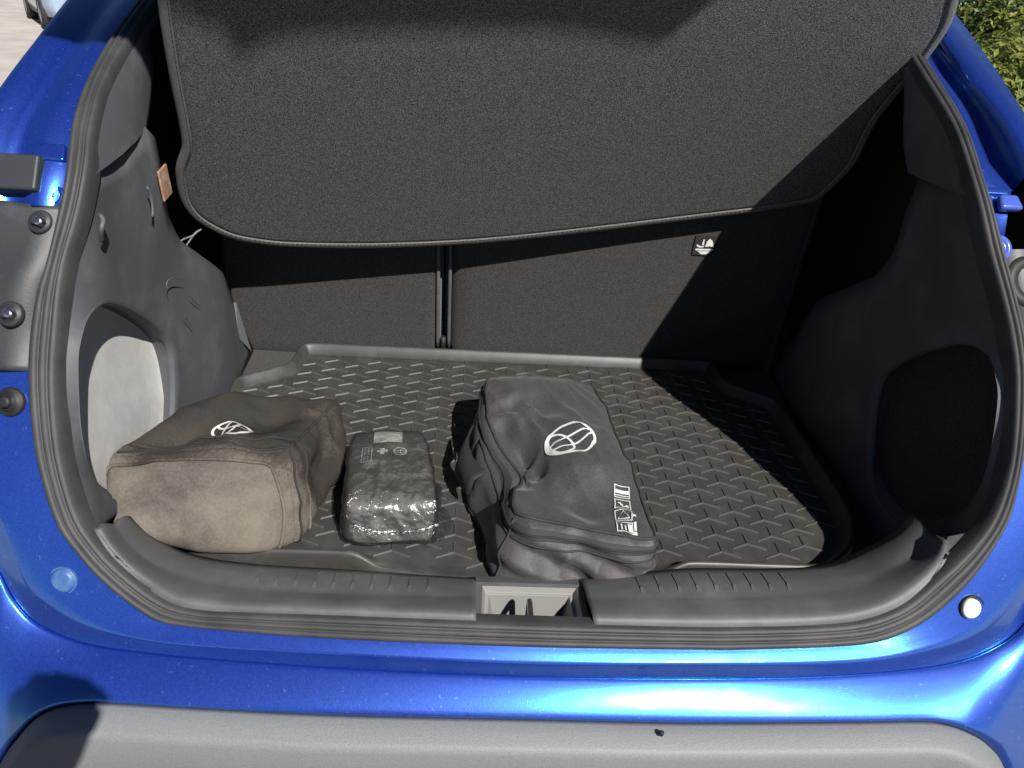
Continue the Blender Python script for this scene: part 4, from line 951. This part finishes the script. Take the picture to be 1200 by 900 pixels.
# spiky palm fronds
d = ray(1196, 14); pp = CAM+d*5.0
pt = thing('palm_plant', (pp.x, pp.y, -.74), 'small palm with narrow spiky fronds above the shrub', 'palm')
rng = random.Random(5)
mb = MB(); mb.tube([V((pp.x, pp.y, -.76)), V((pp.x+.01, pp.y, 0)), V((pp.x, pp.y, pp.z-.12))], lambda s_: .06-.02*s_, 10); part('trunk', mb, 'bark', pt)
for k in range(16):
    a = k*2.4+rng.uniform(-.2, .2); el = rng.uniform(-.2, 1.0); dv = V((math.cos(a)*math.cos(el), math.sin(a)*math.cos(el), math.sin(el))); L_ = rng.uniform(.28, .42); sd = V((-math.sin(a), math.cos(a), 0))
    R = [[], [], []]
    for i in range(7):
        t = i/6; c_ = V((pp.x, pp.y, pp.z-.14))+dv*L_*t+V((0, 0, -.10*t*t)); wv = .013*(1-t)*(.4+1.2*t)+.001
        R[0].append(c_-sd*wv+V((0, 0, .004))); R[1].append(c_); R[2].append(c_+sd*wv+V((0, 0, .004)))
    mb = MB(); mb.loft(R); part('frond', mb, 'leaf_palm', pt, solid=.001)
# pale parked car far away on the left
gp0, gp1 = atz(50, 33, -.74), atz(5, 1, -.74); ax = (gp1-gp0).normalized(); sd = V((ax.y, -ax.x, 0))
org = gp0-ax*1.0+sd*.85
pc_ = thing('parked_car', (org.x+ax.x*2.1, org.y+ax.y*2.1, -.74), 'pale blue car parked far off across the concrete', 'car')
mb = MB(); R = []
for t, zl, zh, w_, roof in ((0, .30, .62, .70, 0), (.12, .26, .74, .80, 0), (.9, .22, .86, .85, 0), (1.35, .22, .92, .86, .02), (1.9, .22, .93, .86, .42), (2.6, .22, .94, .86, .50), (3.3, .22, .96, .85, .44), (3.9, .24, .96, .82, .06), (4.2, .30, .80, .74, 0)):
    zr = zh+roof; wr_ = w_*(.72 if roof > .1 else .93)
    sec = [(-w_*.95, zl), (-w_, zl+.18), (-w_, zh-.12), (-w_*.96, zh), (-wr_, zr-.03 if roof > .1 else zh+.01), (-wr_*.8, zr+.02), (wr_*.8, zr+.02), (wr_, zr-.03 if roof > .1 else zh+.01), (w_*.96, zh), (w_, zh-.12), (w_, zl+.18), (w_*.95, zl)]
    R.append([org+ax*t+sd*x+V((0, 0, z)) for x, z in sec])
mb.loft(R, closed=True); mb.add(R[0], [tuple(range(12))]); mb.add(R[-1], [tuple(range(12))]); part('body', mb, 'pale_paint', pc_)
for s_ in (-1, 1):
    mb = MB(); mb.add([org+ax*a+sd*s_*b+V((0, 0, z)) for a, b, z in ((1.5, .845, .98), (3.6, .835, 1.0), (3.3, .655, 1.34), (2.0, .655, 1.33))], [(0, 1, 2, 3)]); part('window', mb, 'glass', pc_, solid=.02, off=0)
    for a in (.8, 3.35):
        mb = MB(); mb.lathe(org+ax*a+sd*s_*.68+V((0, 0, .31)), sd*s_, [(.2, 0), (.31, .0), (.315, .05), (.315, .15), (.29, .19), (.2, .19), (.18, .17), (.03, .18)], 28); wo = part('wheel', mb, 'tyre', pc_)
        mb = MB(); mb.lathe(org+ax*a+sd*s_*.85+V((0, 0, .31)), sd*s_, [(.19, 0), (.19, .015), (.05, .03), (.02, .03)], 24); part('rim', mb, 'alloy', wo)

# ================================================================== THE PHOTOGRAPHER (behind the boot; one raised arm shades the bumper corner)
mat('shirt', (.035, .037, .045), .9, var=(.05, .052, .06), vscale=12, bump=.5, bscale=300)
mat('trousers', (.025, .03, .045), .9, bump=.5, bscale=400)
mat('skin', (.36, .21, .15), .55, bump=.2, bscale=300)
mat('hair', (.02, .015, .012), .6)
mat('shoe', (.02, .02, .02), .6)
PB = V((-.27, -1.08, -.736))
pers = thing('person', PB, 'person in dark shirt standing behind the open boot with one arm raised', 'person')
def skin_mesh(chains, root):
    """chains: lists of (point, radius); shared points are welded"""
    vs, es, rs, ix = [], [], [], {}
    for ch in chains:
        pv = None
        for p_, r_ in ch:
            k = tuple(round(c, 4) for c in p_)
            if k not in ix: ix[k] = len(vs); vs.append(tuple(p_)); rs.append(r_)
            if pv is not None: es.append((pv, ix[k]))
            pv = ix[k]
    me = bpy.data.meshes.new('skin'); me.from_pydata(vs, es, []); o = bpy.data.objects.new('tmp', me); COL.objects.link(o)
    m_ = o.modifiers.new('k', 'SKIN'); m_.use_smooth_shade = True
    for i, d_ in enumerate(me.skin_vertices[0].data): d_.radius = (rs[i], rs[i]) if not isinstance(rs[i], tuple) else rs[i]; d_.use_root = (i == root)
    u_ = o.modifiers.new('u', 'SUBSURF'); u_.levels = u_.render_levels = 2
    dg = bpy.context.evaluated_depsgraph_get(); ev = o.evaluated_get(dg); out = bpy.data.meshes.new_from_object(ev)
    bpy.data.objects.remove(o); return out
def PP(x, y, z): return (PB.x+x, PB.y+y, PB.z+z)
pel = (PP(0, 0, .95), .125); chest = (PP(0, .01, 1.28), .135); neck0 = (PP(0, .0, 1.42), .085)
HL = (-.19, -.715, .690)                                   # raised left hand
sh_l, sh_r = PP(-.17, 0, 1.40), PP(.17, 0, 1.40)
el_l = PP(-.16, .08, 1.12); wr_l = (-.200, -.785, .635)
chains = [[pel, (PP(0, 0, 1.10), .12), chest, neck0, (PP(0, .01, 1.48), .055), (PP(0, .02, 1.53), .056)],
          [neck0, (sh_l, .058), (el_l, .044), (wr_l, .044), ((-.205, -.750, .668), .055), ((-.205, -.728, .692), .052)],
          [neck0, (sh_r, .058), (PP(.23, -.02, 1.12), .044), (PP(.235, .05, .87), .030), (PP(.235, .07, .80), .034)],
          [pel, (PP(-.09, 0, .88), .092), (PP(-.10, .02, .50), .060), (PP(-.10, -.01, .10), .040), (PP(-.10, .02, .05), .042), (PP(-.105, .14, .035), .034)],
          [pel, (PP(.09, 0, .88), .092), (PP(.11, .03, .50), .060), (PP(.12, .0, .10), .040), (PP(.12, .03, .05), .042), (PP(.125, .15, .035), .034)]]
bd = skin_mesh(chains, 0)
for mname in ('shirt', 'trousers', 'skin', 'shoe'): bd.materials.append(M[mname])
for f_ in bd.polygons:
    c_ = f_.center; h_ = c_.z-PB.z; k = 0
    if h_ < .085: k = 3
    elif h_ < .93 and abs(c_.x-PB.x) < .215 and c_.y < PB.y+.16: k = 1
    elif h_ > 1.455 and c_.y < PB.y+.2: k = 2
    elif (c_-V(wr_l)).length < .05 or c_.y > wr_l[1]-.02: k = 2
    elif c_.x > PB.x+.19 and h_ < .90: k = 2
    f_.material_index = k; f_.use_smooth = True
body_o = link('body', bd, None, pers)
def fingers(base, fdir, side, curl, sz=1.0):
    ch_out = []
    for k, (off, ln_) in enumerate(((-.027, .070), (-.009, .080), (.009, .075), (.026, .060))):
        p0 = V(base)+V(side)*off*sz; pts = [p0]; d_ = V(fdir).normalized()
        for j in range(3): pts.append(pts[-1]+d_*ln_*sz/3); d_ = (d_+V(curl)*.75).normalized()
        ch_out.append([(tuple(p_), .0088-.0012*j) for j, p_ in enumerate(pts)])
    tb = V(base)-V(fdir).normalized()*.035-V(side)*.03; ch_out.append([(tuple(tb), .011), (tuple(tb-V(side)*.028+V(fdir)*.02), .010), (tuple(tb-V(side)*.034+V(fdir)*.05), .008)])
    return ch_out
for nm, base, fd, sd_, cu in (('hand', (-.205, -.752, .684), (.15, .45, .75), (-.9, .2, .1), (.55, -.75, -1.15)), ('hand', PP(.236, .085, .765), (0, .15, -1), (0, .9, .1), (-.6, .1, 0))):
    for ch_ in fingers(base, fd, sd_, cu):
        me_ = skin_mesh([ch_], 0); me_.materials.append(M['skin']); link('thumb' if ch_[0][1] > .0105 else 'finger', me_, None, pers)
# head with nose, ears and hair
hc = V(PP(0, .03, 1.63)); mb = MB(); rows = []
for j in range(21):
    th = math.pi*j/20; row = []
    for i in range(32):
        ph = 2*math.pi*i/32; x, y, z = math.sin(th)*math.cos(ph), math.sin(th)*math.sin(ph), math.cos(th)
        q = V((x*.076, y*.095, z*.115))
        if z < 0: q.x *= 1+.25*z; q.y *= 1+.12*z
        nose = math.exp(-((x)/.16)**2-((z+.12)/.20)**2)*(y > 0); q.y += .022*nose
        eye = math.exp(-((abs(x)-.40)/.15)**2-((z-.08)/.10)**2)*(y > 0); q.y -= .008*eye
        mth = math.exp(-((x)/.25)**2-((z+.50)/.07)**2)*(y > 0); q.y -= .004*mth
        ear = math.exp(-((abs(x)-1)/.10)**2-((z+.02)/.22)**2-((y+.05)/.18)**2); q.x += math.copysign(.016*ear, x); row.append(hc+q)
    rows.append(row)
mb.loft(rows, closed=True); part('head', mb, 'skin', pers)
mb = MB(); rows = []
for j in range(12):
    th = math.pi*.62*j/11; row = []
    for i in range(32):
        ph = 2*math.pi*i/32; t_ = th*(1 if math.sin(ph) < .2 else 1-.45*(math.sin(ph)-.2)/.8); x, y, z = math.sin(t_)*math.cos(ph), math.sin(t_)*math.sin(ph), math.cos(t_); row.append(hc+V((x*.083, y*.102-.003, z*.124+.002)))
    rows.append(row)
mb.loft(rows, closed=True); part('hair', mb, 'hair', pers)
